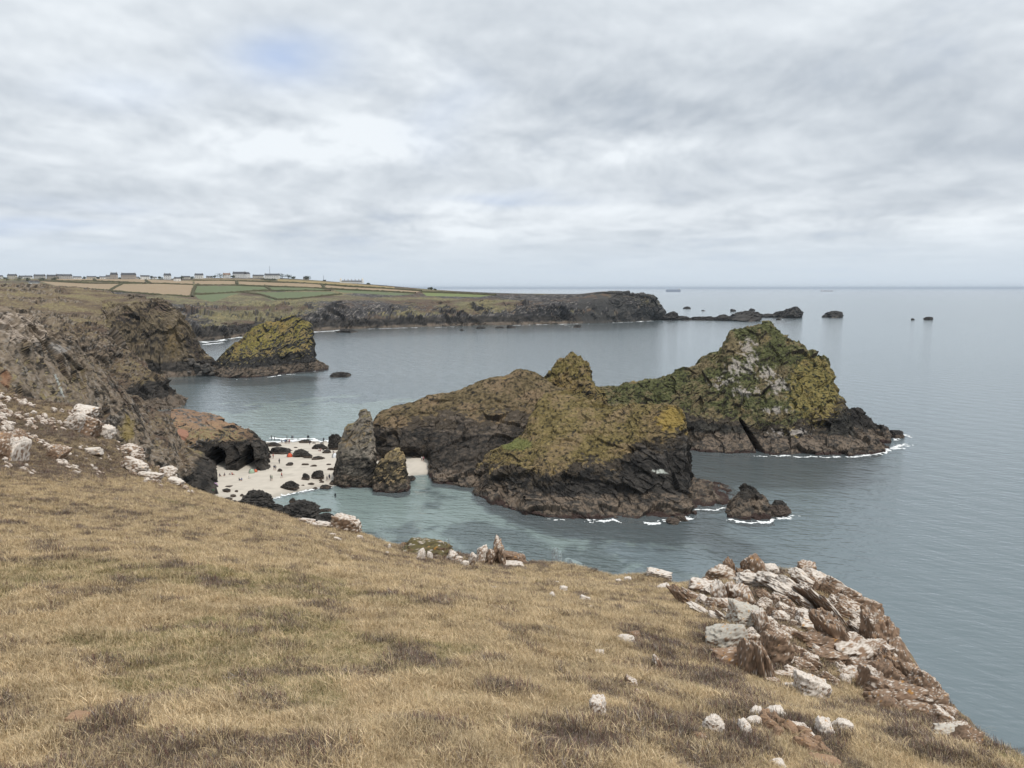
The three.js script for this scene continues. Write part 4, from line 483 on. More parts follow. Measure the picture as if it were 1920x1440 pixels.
{ const S = (px, base, w, h, label, o = {}) => seaRock('sea_rock', px, base, w, h, label, 'sea rock', o.group || 'rocks standing in the sea', { seed: 1300 + Math.round(px), ...o });
  rockLoft('sea_rock', 'low flat tan reef joining the large island to a dark rock', 'sea rock', [up5(1278, 950, 918, 200, 212), up5(1296, 952, 906, 200, 216), up5(1312, 953, 902, 199, 220), up5(1335, 953, 906, 199, 220), up5(1358, 950, 914, 200, 218), up5(1378, 944, 922, 203, 216), up5(1390, 936, 930, 207, 212)], 120, 60, 0.6, 5, { band: 30, dark: 40, yellow: 0, flat: 5 }, 10);
  rockLoft('sea_rock', 'jagged dark rock with brown flank off the island tip', 'sea rock', [up5(1362, 966, 958, 191, 195), up5(1370, 970, 940, 189, 195), up5(1384, 973, 922, 188, 196), up5(1396, 975, 912, 187, 196), up5(1410, 976, 915, 187, 196), up5(1424, 977, 921, 186, 195), up5(1436, 977, 938, 186, 194), up5(1444, 976, 955, 186, 192), up5(1452, 973, 968, 187, 190)], 110, 80, 0.75, 4, { band: 4.2, dark: 8, rock: [0.1, 0.085, 0.07], yellow: 0, flat: 3 }, 9);
  S(1462, 968, 34, 26, 'small brown rock beside the jagged dark rock', { res: 16, wet: 3 }); S(1262, 982, 22, 9, 'brown rock awash at the island foot', { wet: 3 }); S(1277, 977, 18, 10, 'low rock in foam at the island tip', { wet: 3 });
  rockLoft('sea_rock', 'black craggy rock beside the peaked island', 'sea rock', [up5(1576, 826, 790, 285, 292), up5(1584, 827, 769, 284, 294), up5(1598, 828, 767, 283, 295), up5(1610, 828, 771, 283, 295), up5(1628, 828, 785, 283, 294), up5(1645, 829, 800, 282, 292), up5(1660, 829, 803, 282, 290), up5(1668, 828, 818, 283, 288)], 120, 80, 0.9, 5, { band: 4.5, dark: 20, yellow: 0, flat: 3 }, 12);
  S(1684, 821, 24, 14, 'small black rock at the end of the peaked island', { res: 14, wet: 1.5 });
  S(636, 706, 30, 8, 'low black rock in the bay beyond the wedge-shaped stack'); S(650, 704, 12, 5, 'tiny black rock next to the low one in the bay');
  for (const [px, b, w, h, l] of [[647, 623, 26, 6, 'dark skerry off the far surf beach'], [866, 620, 6, 3, 'speck of rock under the far cliffs'], [902, 616, 14, 4, 'small skerry under the far cliffs'], [937, 615, 14, 3, 'flat skerry under the far cliffs'], [957, 615, 13, 5, 'rounded skerry under the far cliffs'], [1083, 614, 12, 5, 'single dark skerry below the far point'], [1289, 579, 11, 4, 'small distant rock beyond the far point'], [1318, 583, 4, 2, 'faint speck of rock beyond the far point'], [1375, 584, 9, 4, 'small rock behind the domed skerry'], [1411, 583, 10, 4, 'small pointed rock behind the domed skerry'],
    [1248, 600, 34, 8, 'low ledge at the very tip of the far point'], [1261, 600, 22, 15, 'pointed hump on the ledge of the far point'], [1282, 600, 24, 7, 'ledge trailing seaward from the far point'], [1321, 600, 40, 6, 'long low reef past the far point'], [1357, 601, 28, 8, 'reef rock just before the domed skerry'], [1358, 595, 18, 5, 'thin reef behind the domed skerry'], [1403, 601, 52, 17, 'domed dark skerry beyond the far point'], [1445, 595, 36, 6, 'low ridge leading to the tall skerry'], [1464, 595, 22, 11, 'hump beside the tall skerry'], [1490, 596, 32, 18, 'tall blocky skerry farthest along the reef'], [1548, 595, 10, 5, 'tiny rock beside the wedge skerry'], [1568, 595, 30, 11, 'wedge-shaped skerry standing apart'], [1460, 600, 8, 3, 'low rock awash before the tall skerry'], [1712, 600, 6, 3, 'speck of rock far out'], [1743, 600, 14, 6, 'lone reddish rock far out to sea']]) S(px, b, w, h, l, { res: w > 20 ? 14 : 8, depth: 1, group: 'skerries off the far point' });
  const r = rng(31); for (let i = 0; i < 26; i++) { const t = r(), px = 352 + t * 46 + (r() - 0.5) * 6, top = lerp(668, 690, t), py = lerp(top, 702, r()); const D = lerp(500, 512, r()), p = at(px, py, D), s = (4 + r() * 5) * D / F; const o = meshOf('boulder', boulder(1500 + i, s * 0.8, s * 0.6, s * 0.7, 8, { color: (x, y, z, nx, ny, nz, off) => mix3([0.06, 0.055, 0.05], [0.17, 0.155, 0.14], clamp(0.4 + fbm(x / 2 + off, y / 2, z / 2, 3))) }), rockMat); o.position.set(...p); tag(o, 'grey boulder in the rockfall between far headland and wedge stack', 'boulder', 'rockfall boulders under the far headland'); }
}
// ---------------------------------------------------------------- surf
{
  const foamMat = plain(0.82, 0.84, 0.85, 0.9); foamMat.side = THREE.DoubleSide;
  const foam = (pts, width, seed, keep = 0.1, scale = 1.6, h = 0.05) => {
    const w = pts.map(([px, py]) => { const p = onSea(px, py); return [p[0], p[1]]; }), ts = [0]; for (let i = 1; i < w.length; i++) ts.push(ts[i - 1] + Math.hypot(w[i][0] - w[i - 1][0], w[i][1] - w[i - 1][1]));
    const L = ts[ts.length - 1], st = Math.max(0.22, L / 500, width / 40), nu = Math.ceil(L / st), nv = Math.max(6, Math.ceil(width / st)), pos = [], idx = [], map = new Map();
    const point = (i, j) => { const k = i * 1000 + j; if (map.has(k)) return map.get(k); const s = i / nu * L; let a = 0; while (a < ts.length - 2 && s > ts[a + 1]) a++; const t = (s - ts[a]) / (ts[a + 1] - ts[a]), x = lerp(w[a][0], w[a + 1][0], t), z = lerp(w[a][1], w[a + 1][1], t), dx = w[a + 1][0] - w[a][0], dz = w[a + 1][1] - w[a][1], l = Math.hypot(dx, dz), v = (j / nv - 0.5) * width + 0.5 * width * noise3(s / (width * 1.5), seed, 0); const X = x - dz / l * v, Z = z + dx / l * v; map.set(k, pos.length / 3); pos.push(X, Math.max(0, bedH(X, Z)) + 0.03 + h * (0.5 + noise3(X / scale, Z / scale, seed)), Z); return pos.length / 3 - 1; };
    for (let i = 0; i < nu; i++) for (let j = 0; j < nv; j++) { const s = i / nu, e = 1 - Math.abs(j / nv - 0.5) * 2, end = Math.min(1, 8 * Math.min(s, 1 - s) + 0.1), n = fbm(i * st / scale, j * st / scale, seed * 3.7, 4); if (n * 1.5 + e * 0.75 * end - 0.58 > keep - 0.1) { const a = point(i, j), b = point(i + 1, j), c = point(i, j + 1), d = point(i + 1, j + 1); idx.push(a, b, d, a, d, c); } }
    if (!idx.length) return; const g = new THREE.BufferGeometry(); g.setAttribute('position', new THREE.Float32BufferAttribute(pos, 3)); g.setIndex(idx); g.computeVertexNormals(); tag(meshOf('surf_foam', g, foamMat), 'white broken foam where the swell meets rock or sand', 'foam', null, 'stuff');
  };
  foam([[1095, 975], [1130, 977], [1165, 978]], 3.3, 1, -0.02, 1.2); foam([[1200, 982], [1250, 979], [1300, 968]], 3.6, 2, -0.02, 1.2); foam([[1020, 973], [1060, 975]], 1.2, 3, 0.05); foam([[1296, 956], [1340, 956], [1365, 952]], 1.8, 4, 0.08); foam([[1358, 974], [1400, 980], [1440, 979], [1480, 968], [1500, 966]], 2.7, 5, 0.02, 1.2);
  foam([[1440, 854], [1520, 857], [1600, 857], [1640, 853]], 3.0, 6, 0.03, 1.6); foam([[1610, 856], [1655, 848], [1680, 838], [1700, 832]], 5.1, 7, 0.04, 1.8); foam([[1670, 826], [1700, 815], [1710, 822]], 3.6, 8, 0.06); foam([[1640, 838], [1700, 842]], 3.3, 9, 0.1, 1.8);
  foam([[499, 938], [527, 931], [552, 924], [590, 917], [628, 911]], 2.5, 10, -0.02, 1.1, 0.03); foam([[495, 826], [540, 827], [580, 827], [640, 826]], 7.5, 11, 0.0, 3, 0.1); foam([[500, 822], [560, 823], [600, 822]], 3.8, 12, 0.05, 3, 0.1);
  foam([[368, 644], [400, 640], [450, 632]], 18.0, 13, -0.12, 14, 0.3); foam([[375, 648], [420, 642]], 9.0, 14, 0.0, 12, 0.3); foam([[585, 623], [620, 621], [655, 618]], 13.5, 15, -0.08, 12, 0.3); foam([[655, 618], [760, 615], [860, 613]], 7.5, 16, 0.1, 10, 0.3); foam([[940, 611], [1000, 609], [1060, 608], [1120, 606]], 7.5, 17, 0.08, 10, 0.3); foam([[1140, 606], [1200, 603], [1235, 601]], 9.0, 18, 0.05, 10, 0.3); foam([[1380, 602], [1430, 601]], 7.5, 19, 0.05, 10, 0.3); foam([[1436, 600], [1470, 599]], 7.5, 26, 0.1, 10, 0.3);
  foam([[500, 708], [530, 703], [560, 701]], 2.7, 20, 0.02, 4); foam([[440, 712], [470, 711]], 2.2, 21, 0.05, 4); foam([[585, 697], [612, 692], [622, 692]], 2.4, 22, 0.05, 4); foam([[330, 762], [345, 759]], 1.8, 23, 0.1, 3); foam([[1410, 855], [1440, 856]], 1.5, 24, 0.1); foam([[1050, 608], [1085, 615]], 4.5, 25, 0.25, 8);
}
// footprints of the stones, which the grass leaves free
function stoneAt(x, z) { for (const [sx, sz, r2] of stoneCells.get(`${Math.floor(x)},${Math.floor(z)}`) || []) if ((x - sx) ** 2 + (z - sz) ** 2 < r2) return true; return false; }
// ---------------------------------------------------------------- grass and heather on the near hillside
function tuft(seed, n, { len, wide, lean, curl, spread, tones }) {
  const r = rng(seed), pos = [], col = [], idx = [], nor = [];
  for (let b = 0; b < n; b++) {
    const a = r() * 6.283, rad = Math.sqrt(r()) * spread, L = lerp(len[0], len[1], r()), w = wide * (0.7 + 0.6 * r()), dir = r() * 6.283, dx = Math.cos(dir), dz = Math.sin(dir), tone = tones[Math.floor(r() * tones.length)], v = 0.75 + 0.5 * r();
    let th = lean * (0.3 + r()), x = Math.cos(a) * rad, y = -0.01, z = Math.sin(a) * rad; const k = curl * (0.3 + 1.1 * r()), seg = 3, b0 = pos.length / 3, tw = r() * 3.14, sx = Math.cos(dir + 1.57 + tw * 0.3), sz = Math.sin(dir + 1.57 + tw * 0.3);
    for (let s = 0; s <= seg; s++) {
      const ww = s === seg ? 0 : w * (1 - 0.55 * s / seg);
      for (const q of s === seg ? [0] : [-1, 1]) { pos.push(x + sx * ww * q * 0.5, y, z + sz * ww * q * 0.5); col.push(tone[0] * v, tone[1] * v, tone[2] * v); nor.push(dx * 0.3, 0.9, dz * 0.3); }
      x += dx * Math.sin(th) * L / seg; z += dz * Math.sin(th) * L / seg; y += Math.cos(th) * L / seg; th += k;
    }
    for (let s = 0; s < seg - 1; s++) { const o = b0 + s * 2; idx.push(o, o + 1, o + 3, o, o + 3, o + 2); } idx.push(b0 + seg * 2 - 2, b0 + seg * 2 - 1, b0 + seg * 2);
  }
  const g = new THREE.BufferGeometry(); g.setAttribute('position', new THREE.Float32BufferAttribute(pos, 3)); g.setAttribute('color', new THREE.Float32BufferAttribute(col, 3)); g.setIndex(idx); g.computeVertexNormals(); return g;
}
{
  const straw = [[0.62, 0.48, 0.29], [0.5, 0.375, 0.215], [0.34, 0.245, 0.14], [0.72, 0.58, 0.38], [0.25, 0.18, 0.11]], mixed = [[0.46, 0.36, 0.18], [0.27, 0.23, 0.10], [0.19, 0.18, 0.075], [0.54, 0.41, 0.23]], green = [[0.13, 0.14, 0.05], [0.17, 0.165, 0.065], [0.24, 0.2, 0.09]], dark = [[0.15, 0.115, 0.075], [0.21, 0.165, 0.10], [0.11, 0.085, 0.06]];
  const twig = [[0.19, 0.14, 0.115], [0.27, 0.22, 0.19], [0.10, 0.066, 0.052], [0.15, 0.12, 0.07], [0.36, 0.32, 0.28], [0.14, 0.07, 0.058], [0.09, 0.06, 0.05]];
  const kinds = [
    tuft(1, 30, { len: [0.05, 0.12], wide: 0.0036, lean: 1.35, curl: 0.5, spread: 0.08, tones: straw }), tuft(2, 30, { len: [0.04, 0.11], wide: 0.0036, lean: 1.5, curl: -0.3, spread: 0.09, tones: straw }), tuft(3, 9, { len: [0.12, 0.24], wide: 0.0028, lean: 0.8, curl: 0.55, spread: 0.05, tones: straw }),
    tuft(4, 30, { len: [0.03, 0.09], wide: 0.004, lean: 1.3, curl: 0.4, spread: 0.08, tones: mixed }), tuft(5, 30, { len: [0.03, 0.07], wide: 0.0042, lean: 1.0, curl: 0.4, spread: 0.07, tones: green }), tuft(6, 30, { len: [0.03, 0.08], wide: 0.004, lean: 1.4, curl: 0.4, spread: 0.08, tones: dark }), tuft(7, 44, { len: [0.05, 0.13], wide: 0.0042, lean: 1.1, curl: -0.25, spread: 0.07, tones: twig }), tuft(8, 44, { len: [0.04, 0.11], wide: 0.0045, lean: 1.0, curl: 0.35, spread: 0.08, tones: twig })];
  const put = kinds.map(() => []), tint = kinds.map(() => []), r = rng(99), M = new THREE.Matrix4(), Q = new THREE.Quaternion(), E = new THREE.Euler(), S = new THREE.Vector3(), V = new THREE.Vector3();
  for (let i = 0; i < 520000; i++) {
    const D = 2.3 * (70 / 2.3) ** (r() ** 0.92), x = (r() * 1.75 - 0.92) * D, z = -D; if (edgeAt(x, z)[0] > 0.05) continue;
    if (stoneAt(x, z)) continue; const y = hillH(x, z), [px, py] = pixelOf(x, y, z); if (px < -60 || px > 1980 || py > 1530) continue;
    const d = dryness(x, z), nb = fbm(x / 0.6 + 40, z / 0.6, 3.1, 3), ro = nearRough(px, py), gr = fbm(x / 4 + 70, z / 4, 8.8, 3); let k;
    const heath = nb * 0.95 + d * 0.22 + clamp(ro + 0.1, 0, 0.6) * 0.5 + (r() - 0.5) * 0.5 + (D > 26 && px < 420 ? 0.42 * smooth(0, 0.35, inSpot(px, py, 130, 810, 300, 105)) : 0); const u = r();
    if (heath > 0.27 && u < 0.78) k = u < 0.52 ? 6 + Math.floor(r() * 2) : 5;
    else if (gr + (px < 650 && py > 1050 ? 0.16 : 0) > 0.36 && u < 0.5) k = u < 0.3 ? 4 : 3;
    else k = u < 0.36 ? 0 : u < 0.7 ? 1 : u < 0.75 ? 2 : u < 0.83 ? 3 : u < 0.97 ? (r() < 0.5 ? 5 : 1) : 4;
    const tus = fbm(x / 0.35 + 9, z / 0.35, 5.2, 2), s = (0.48 + 0.4 * r()) * clamp(1 + 0.9 * tus, 0.55, 1.6) * (0.85 + D / 27) * (k === 2 && D > 20 ? 0.7 : 1), v = (0.78 + 0.44 * r()) * clamp(1 + 0.35 * fbm(x / 0.5, z / 0.5, 8.1, 2), 0.7, 1.3);
    Q.setFromEuler(E.set((r() - 0.5) * 0.5 - 0.12, r() * 6.283, (r() - 0.5) * 0.5)); M.compose(V.set(x, y, z), Q, S.set(s, s * (0.75 + 0.4 * r()), s)); put[k].push(M.clone()); tint[k].push(v);
  }
  kinds.forEach((g, k) => {
    const im = new THREE.InstancedMesh(g, new THREE.MeshStandardMaterial({ vertexColors: true, roughness: 0.85, side: THREE.DoubleSide }), put[k].length), c = new THREE.Color();
    put[k].forEach((m, i) => { im.setMatrixAt(i, m); im.setColorAt(i, c.setRGB(tint[k][i], tint[k][i], tint[k][i])); });
    im.name = numbered(k > 5 ? 'heather' : 'grass'); im.castShadow = im.receiveShadow = true; tag(im, k > 5 ? 'dark twiggy heather growing among the dry grass' : 'dry straw-coloured grass covering the near hillside', k > 5 ? 'heather' : 'grass', null, 'stuff'); scene.add(im);
  });
}
// ---------------------------------------------------------------- the village, hedges, trees, masts
const boxAt = (w, h, d, x, y, z) => { const g = new THREE.BoxGeometry(w, h, d); g.translate(x, y, z); return g; };
function gable(w, h, d, over = 0.4) { const s = new THREE.Shape(); s.moveTo(-d / 2 - over, 0); s.lineTo(d / 2 + over, 0); s.lineTo(0, h); s.closePath(); const g = new THREE.ExtrudeGeometry(s, { depth: w + over * 2, bevelEnabled: false }); g.translate(0, 0, -w / 2 - over); g.rotateY(Math.PI / 2); return g; }
const wallM = { white: plain(0.78, 0.77, 0.74), cream: plain(0.62, 0.57, 0.48), grey: plain(0.5, 0.48, 0.45), stone: plain(0.4, 0.36, 0.32) }, slate = plain(0.07, 0.075, 0.085), tile = plain(0.24, 0.16, 0.12), paneM = plain(0.05, 0.06, 0.075, 0.2), doorM = plain(0.12, 0.09, 0.07), frameM = plain(0.7, 0.7, 0.68);
const crest = px => { let py = 500; const pts = [[-200, 520], [0, 522], [150, 523], [300, 523], [450, 521], [520, 521], [585, 525], [650, 530], [720, 535], [800, 542]]; let k = 0; while (k < pts.length - 2 && px > pts[k + 1][0]) k++; return lerp(pts[k][1], pts[k + 1][1], (px - pts[k][0]) / (pts[k + 1][0] - pts[k][0])); };
function ground(px, py) { return farRange.hit(px, Math.max(py, crest(px) + 0.3)); }
function house(px, py, wpx, hpx, wall, roof, label, { storeys = 2, chimneys = 1, turn = 0, deep = 8 } = {}) {
  const p = ground(px, py), m = -p[2] / F, w = wpx * m * 0.95, H = hpx * m * 1.05, wh = H * (storeys > 1 ? 0.66 : 0.6), g = groupAt('house', p[0], p[1] + 0.4, p[2]); g.rotation.y = turn; tag(g, label, 'house', 'houses of the village on the skyline');
  meshOf('wall', boxAt(w, wh + 4, deep, 0, wh / 2 - 1.7, 0), wallM[wall], g); const rf = gable(w, H - wh, deep); rf.translate(0, wh + 0.28, 0); const ro = meshOf('roof', rf, roof, g);
  for (let c = 0; c < chimneys; c++) meshOf('chimney', boxAt(1.1, 2.2, 1.1, (c ? 1 : -1) * (w / 2 - 0.9), H + 0.4, 0), wallM.stone, ro);
  const nw = Math.max(2, Math.round(w / 4.5)); for (let s = 0; s < storeys; s++) for (let k = 0; k < nw; k++) { if (s === 0 && k === nw >> 1) { meshOf('door', boxAt(1.1, 2.1, 0.12, (k + 0.5) / nw * w - w / 2, 1.35, deep / 2 + 0.06), doorM, g); continue; } const x = (k + 0.5) / nw * w - w / 2, y = 1.7 + s * wh / storeys + 0.3; const win = meshOf('window', boxAt(1.5, 1.4, 0.1, x, y, deep / 2 + 0.05), frameM, g); meshOf('pane', boxAt(1.24, 1.14, 0.06, x, y, deep / 2 + 0.12), paneM, win); }
}
{
  const H = house;
  H(2, 523, 6, 6, 'white', slate, 'white house cut by the picture edge at the village end'); H(24, 523, 16, 8, 'cream', slate, 'cream house among trees at the village end', { chimneys: 2 }); H(40, 522.5, 9, 5, 'white', slate, 'small white house behind the cream one', { storeys: 1 }); H(54, 523, 13, 5.5, 'white', slate, 'white bungalow with a dark roof before the grey terrace', { storeys: 1 }); H(74, 523, 20, 7.5, 'grey', slate, 'long grey terrace at the village end', { chimneys: 2 }); H(97, 523, 18, 7, 'stone', slate, 'brown stone terrace next to the long grey one', { chimneys: 2 });
  H(112, 522.5, 12, 8, 'grey', slate, 'first of two grey blocks side by side'); H(128, 522.5, 15, 8, 'grey', slate, 'wider second of two grey blocks side by side', { chimneys: 2 }); H(145, 523, 14, 4.5, 'white', slate, 'low white bungalow after the grey blocks', { storeys: 1 }); H(172, 523, 17, 4.8, 'cream', slate, 'low long bungalow with grey roof over the stubble', { storeys: 1 }); H(193, 523, 11, 4.5, 'white', slate, 'small white bungalow before the tall grey house', { storeys: 1 }); H(204, 523, 9, 6.5, 'grey', slate, 'small grey house against the tall grey house'); H(214, 523, 12, 11, 'stone', slate, 'tall square grey house standing alone', { chimneys: 2 }); H(241, 523, 27, 10.5, 'stone', slate, 'long tall stone house, widest of the western village', { chimneys: 2 }); H(257, 524, 8, 4.5, 'white', slate, 'white cottage at the end of the long stone house', { storeys: 1 });
  H(273, 524, 16, 7, 'white', slate, 'white gabled house beyond the long stone house', { turn: 0.5 }); H(290, 523.5, 7, 4, 'white', slate, 'tiny white house between gabled and hipped houses', { storeys: 1 }); H(315, 524, 12, 10, 'white', slate, 'white house with a tall dark roof over the field', { chimneys: 2 }); H(332, 527, 12, 6.5, 'white', slate, 'white gable-end cottage at the field corner', { turn: 1.2, storeys: 1 }); H(349, 523, 16, 5, 'cream', slate, 'cream house before the shrubs in the village middle', { storeys: 1 }); H(374, 522, 15, 8.5, 'white', slate, 'white house with a wide grey roof in mid-village', { chimneys: 2 }); H(392, 521.5, 10, 4, 'grey', slate, 'low grey house before the dark trees', { storeys: 1 });
  H(425, 520, 13, 8.5, 'white', tile, 'white house with brown roof peeping over trees', { chimneys: 2 }); H(449, 521, 23, 10.5, 'white', slate, 'large white house with chimneys in the eastern village', { chimneys: 2 }); H(464, 520.5, 11, 10, 'white', slate, 'white wing beside the large white house', { turn: 1.3 }); H(484, 521, 20, 5.5, 'cream', slate, 'low cream house between the two white ones', { storeys: 1 }); H(510, 523, 28, 9, 'white', slate, 'broad white house under the tall mast', { chimneys: 2 }); H(574, 524, 10, 4.5, 'stone', slate, 'small dark cottage standing east of the village', { storeys: 1 }); H(65, 534, 17, 5.5, 'white', slate, 'lone white farmhouse below the village', { storeys: 1, turn: 0.2 });
  // the lighthouse range at the end of the skyline
  const p = ground(660, 530.5), m = -p[2] / F, L = groupAt('lighthouse', p[0], p[1] - 0.5, p[2]); tag(L, 'long white lighthouse building with chimneys near the point', 'lighthouse');
  meshOf('wall', boxAt(36 * m, 4, 8, 0, 2, 0), wallM.white, L); const rf = gable(36 * m, 2.4, 8); rf.translate(0, 4, 0); meshOf('roof', rf, slate, L); for (let i = 0; i < 5; i++) meshOf('chimney', boxAt(1.6, 4.6, 1.6, (i - 2) * 6.6 * m, 7, 0), wallM.stone, L);
  for (const s of [-1, 1]) { const t = new THREE.CylinderGeometry(2.6, 3, 9, 8); t.translate(s * 20 * m, 4.5, 0); const tw = meshOf('tower', t, wallM.white, L), c = new THREE.CylinderGeometry(0.4, 2.2, 2.6, 8); c.translate(s * 20 * m, 10.3, 0); meshOf('lantern', c, wallM.cream, tw); }
  for (const [px, py, h, l] of [[506, 522, 23, 'tall thin mast rising behind the broad white house'], [607, 527, 11, 'short thin mast on the slope east of the village']]) { const q = ground(px, py), k = -q[2] / F, g = groupAt('mast', q[0], q[1] - 0.5, q[2]); tag(g, l, 'mast', 'radio masts'); for (let i = 0; i < 3; i++) { const a = i * 2.094, c = new THREE.CylinderGeometry(0.09, 0.16, h * k, 5); c.translate(Math.cos(a) * 0.5, h * k / 2, Math.sin(a) * 0.5); meshOf('leg', c, slate, g); } for (let y = 2; y < h * k; y += 3) { const c = new THREE.TorusGeometry(0.5, 0.07, 4, 6); c.rotateX(Math.PI / 2); c.translate(0, y, 0); meshOf('brace', c, slate, g); } }
}
const leafM = matte({ side: THREE.DoubleSide });
function crownGeo(seed, rx, ry, rz, n, leaf) { const r = rng(seed), pos = [], col = [], v = new THREE.Vector3(), lobes = Array.from({ length: 6 }, () => [(r() - 0.5) * rx * 1.2, (r() - 0.3) * ry, (r() - 0.5) * rz * 1.2, 0.4 + r() * 0.35]); for (let i = 0; i < n; i++) { const [lx, ly, lz, ls] = lobes[i % 6]; v.set(r() - 0.5, r() - 0.5, r() - 0.5).normalize().multiplyScalar(Math.cbrt(0.3 + 0.7 * r())); const x = lx + v.x * rx * ls, y = Math.max(0.1, ry + ly + v.y * ry * ls), z = lz + v.z * rz * ls, t = 0.7 + 0.6 * r(); for (let k = 0; k < 3; k++) { pos.push(x + (r() - 0.5) * leaf * 2, y + (r() - 0.5) * leaf * 2, z + (r() - 0.5) * leaf * 2); col.push(0.055 * t, 0.07 * t, 0.035 * t); } } const g = new THREE.BufferGeometry(); g.setAttribute('position', new THREE.Float32BufferAttribute(pos, 3)); g.setAttribute('color', new THREE.Float32BufferAttribute(col, 3)); g.computeVertexNormals(); return g; }
{ const bark = plain(0.1, 0.08, 0.06); let k = 2000;
  for (const [px, py, w, h, l] of [[12, 527, 14, 8, 'dark tree at the picture edge below the village end'], [34, 527, 16, 8, 'broad dark tree below the cream house'], [52, 527, 14, 7, 'dark tree below the white bungalow'], [82, 526, 16, 5, 'low dark tree under the long grey terrace'], [104, 525, 12, 5, 'dark shrub tree under the stone terrace'], [159, 523, 8, 5, 'small tree between the low bungalows'], [184, 523, 8, 5, 'small tree beside the long bungalow'], [225, 524, 10, 4, 'low tree between the tall and long stone houses'], [262, 524, 9, 4, 'low tree at the end of the long stone house'], [300, 524, 9, 6, 'dark tree before the tall-roofed white house'], [284, 523, 5, 6, 'slim dark tree by the gabled house'], [342, 524, 9, 5, 'tree beside the gable-end cottage'], [360, 523, 9, 6, 'dark tree before the wide-roofed white house'], [402, 521, 11, 6, 'small tree at the edge of the dark clump'], [414, 520.5, 18, 9, 'large dark tree in front of the brown-roofed house'], [436, 520.5, 8, 5, 'small tree against the large white house'], [498, 525.5, 16, 4, 'low thicket below the broad white house'], [512, 526, 14, 4, 'second low thicket below the broad white house'], [530, 521.5, 14, 9, 'tall dark tree east of the broad white house'], [541, 522, 12, 9, 'last big dark tree of the village'], [550, 523, 8, 5, 'small tree trailing the village trees'], [576, 524, 14, 7, 'round tree over the small dark cottage'], [608, 527, 5, 3, 'tiny bush at the foot of the short mast'], [690, 533, 8, 2.5, 'low bush past the lighthouse'], [806, 543, 10, 5, 'dark bush on the coast skyline'], [816, 544, 6, 3, 'small bush next to the one on the coast skyline']]) {
    const p = ground(px, py), m = -p[2] / F, g = groupAt('tree', p[0], p[1] - 0.5, p[2]); tag(g, l, 'tree', 'dark trees around the village'); const t = new THREE.CylinderGeometry(0.15 * h * m * 0.2, 0.15 * h * m * 0.35, h * m * 0.6, 6); t.translate(0, h * m * 0.3, 0); meshOf('trunk', t, bark, g); meshOf('crown', crownGeo(k++, w * m * 0.5, h * m * 0.5, w * m * 0.45, 420, 0.9), leafM, g); }
}
{ // hedge banks between the fields
  let n = 0; const hedgeM = matte();
  for (const [l, ...pts] of [['long hedge bank along the upper edge of the stubble fields', [75, 527], [120, 529.5], [180, 532], [228, 532], [300, 532], [362, 534]], ['short hedge bank dividing the two big stubble fields', [205, 546], [216, 539], [228, 533]], ['hedge bank between the upper and lower stubble', [95, 527], [140, 527.5], [175, 527.5], [220, 529], [272, 532]], ['stubby hedge between the top stubble fields', [176, 521], [177, 524], [179, 527]], ['slanting hedge dividing the top stubble', [270, 523], [276, 528], [284, 532]], ['hedge bank where stubble meets green pasture', [360, 557], [363, 546], [367, 535], [372, 533]], ['long hedge between pasture and the middle stubble', [366, 535], [443, 535], [530, 538], [604, 541], [700, 546], [780, 550]], ['thick stub of hedge in the middle stubble', [443, 527.5], [444, 531], [445, 534]], ['long hedge above the middle stubble', [364, 526], [448, 527], [540, 530], [606, 534], [700, 540], [790, 546]], ['short slanting hedge in the green pasture', [496, 536], [502, 540], [509, 545]], ['hedge across the green pasture', [362, 552], [400, 551], [440, 549], [475, 546], [508, 545.5], [620, 546]], ['curving hedge below the pasture', [450, 548], [490, 553], [520, 562]], ['short hedge at the far end of the stubble', [604, 534], [608, 541]], ['curving hedge bounding the lower pasture', [520, 562], [560, 561], [600, 556], [640, 552]], ['lowest hedge bank under the stubble', [110, 538], [160, 542], [205, 546], [290, 553], [355, 557]], ['hedge along the coast pasture', [790, 548], [860, 550], [930, 552.5]]]) {
    const w = pts.map(([px, py]) => ground(px, py)), seg = []; for (let i = 0; i < w.length - 1; i++) { const k = Math.ceil(Math.hypot(w[i + 1][0] - w[i][0], w[i + 1][2] - w[i][2]) / 5); for (let j = 0; j < k; j++) { const q = pts[i].map((v, c) => lerp(v, pts[i + 1][c], j / k)); seg.push([lerp(w[i][0], w[i + 1][0], j / k), lerp(w[i][1], w[i + 1][1], j / k), lerp(w[i][2], w[i + 1][2], j / k)]); } } seg.push(w[w.length - 1]);
    const ring = 7, P = new Float32Array(seg.length * ring * 3); n++;
    for (let i = 0; i < seg.length; i++) { const a = seg[Math.max(0, i - 1)], b = seg[Math.min(seg.length - 1, i + 1)], l2 = Math.hypot(b[0] - a[0], b[2] - a[2]) || 1, nx = -(b[2] - a[2]) / l2, nz = (b[0] - a[0]) / l2; for (let j = 0; j < ring; j++) { const t = j / (ring - 1) * Math.PI, rr = 1 + 0.5 * noise3(i * 0.9, j * 0.8, n * 5), o = (j * seg.length + i) * 3; P[o] = seg[i][0] + nx * Math.cos(t) * 3.2 * rr; P[o + 1] = seg[i][1] - 1.2 + Math.sin(t) * 3.6 * rr; P[o + 2] = seg[i][2] + nz * Math.cos(t) * 3.2 * rr; } }
    tag(meshOf('hedge', gridGeometry(P, seg.length, ring, (x, y, z) => { const v = fbm(x / 4, y / 4, z / 4, 3); return mix3([0.065, 0.07, 0.035], [0.10, 0.085, 0.055], clamp(0.5 + v)); }), hedgeM), l, 'hedge', 'hedge banks between the fields');
  }
}
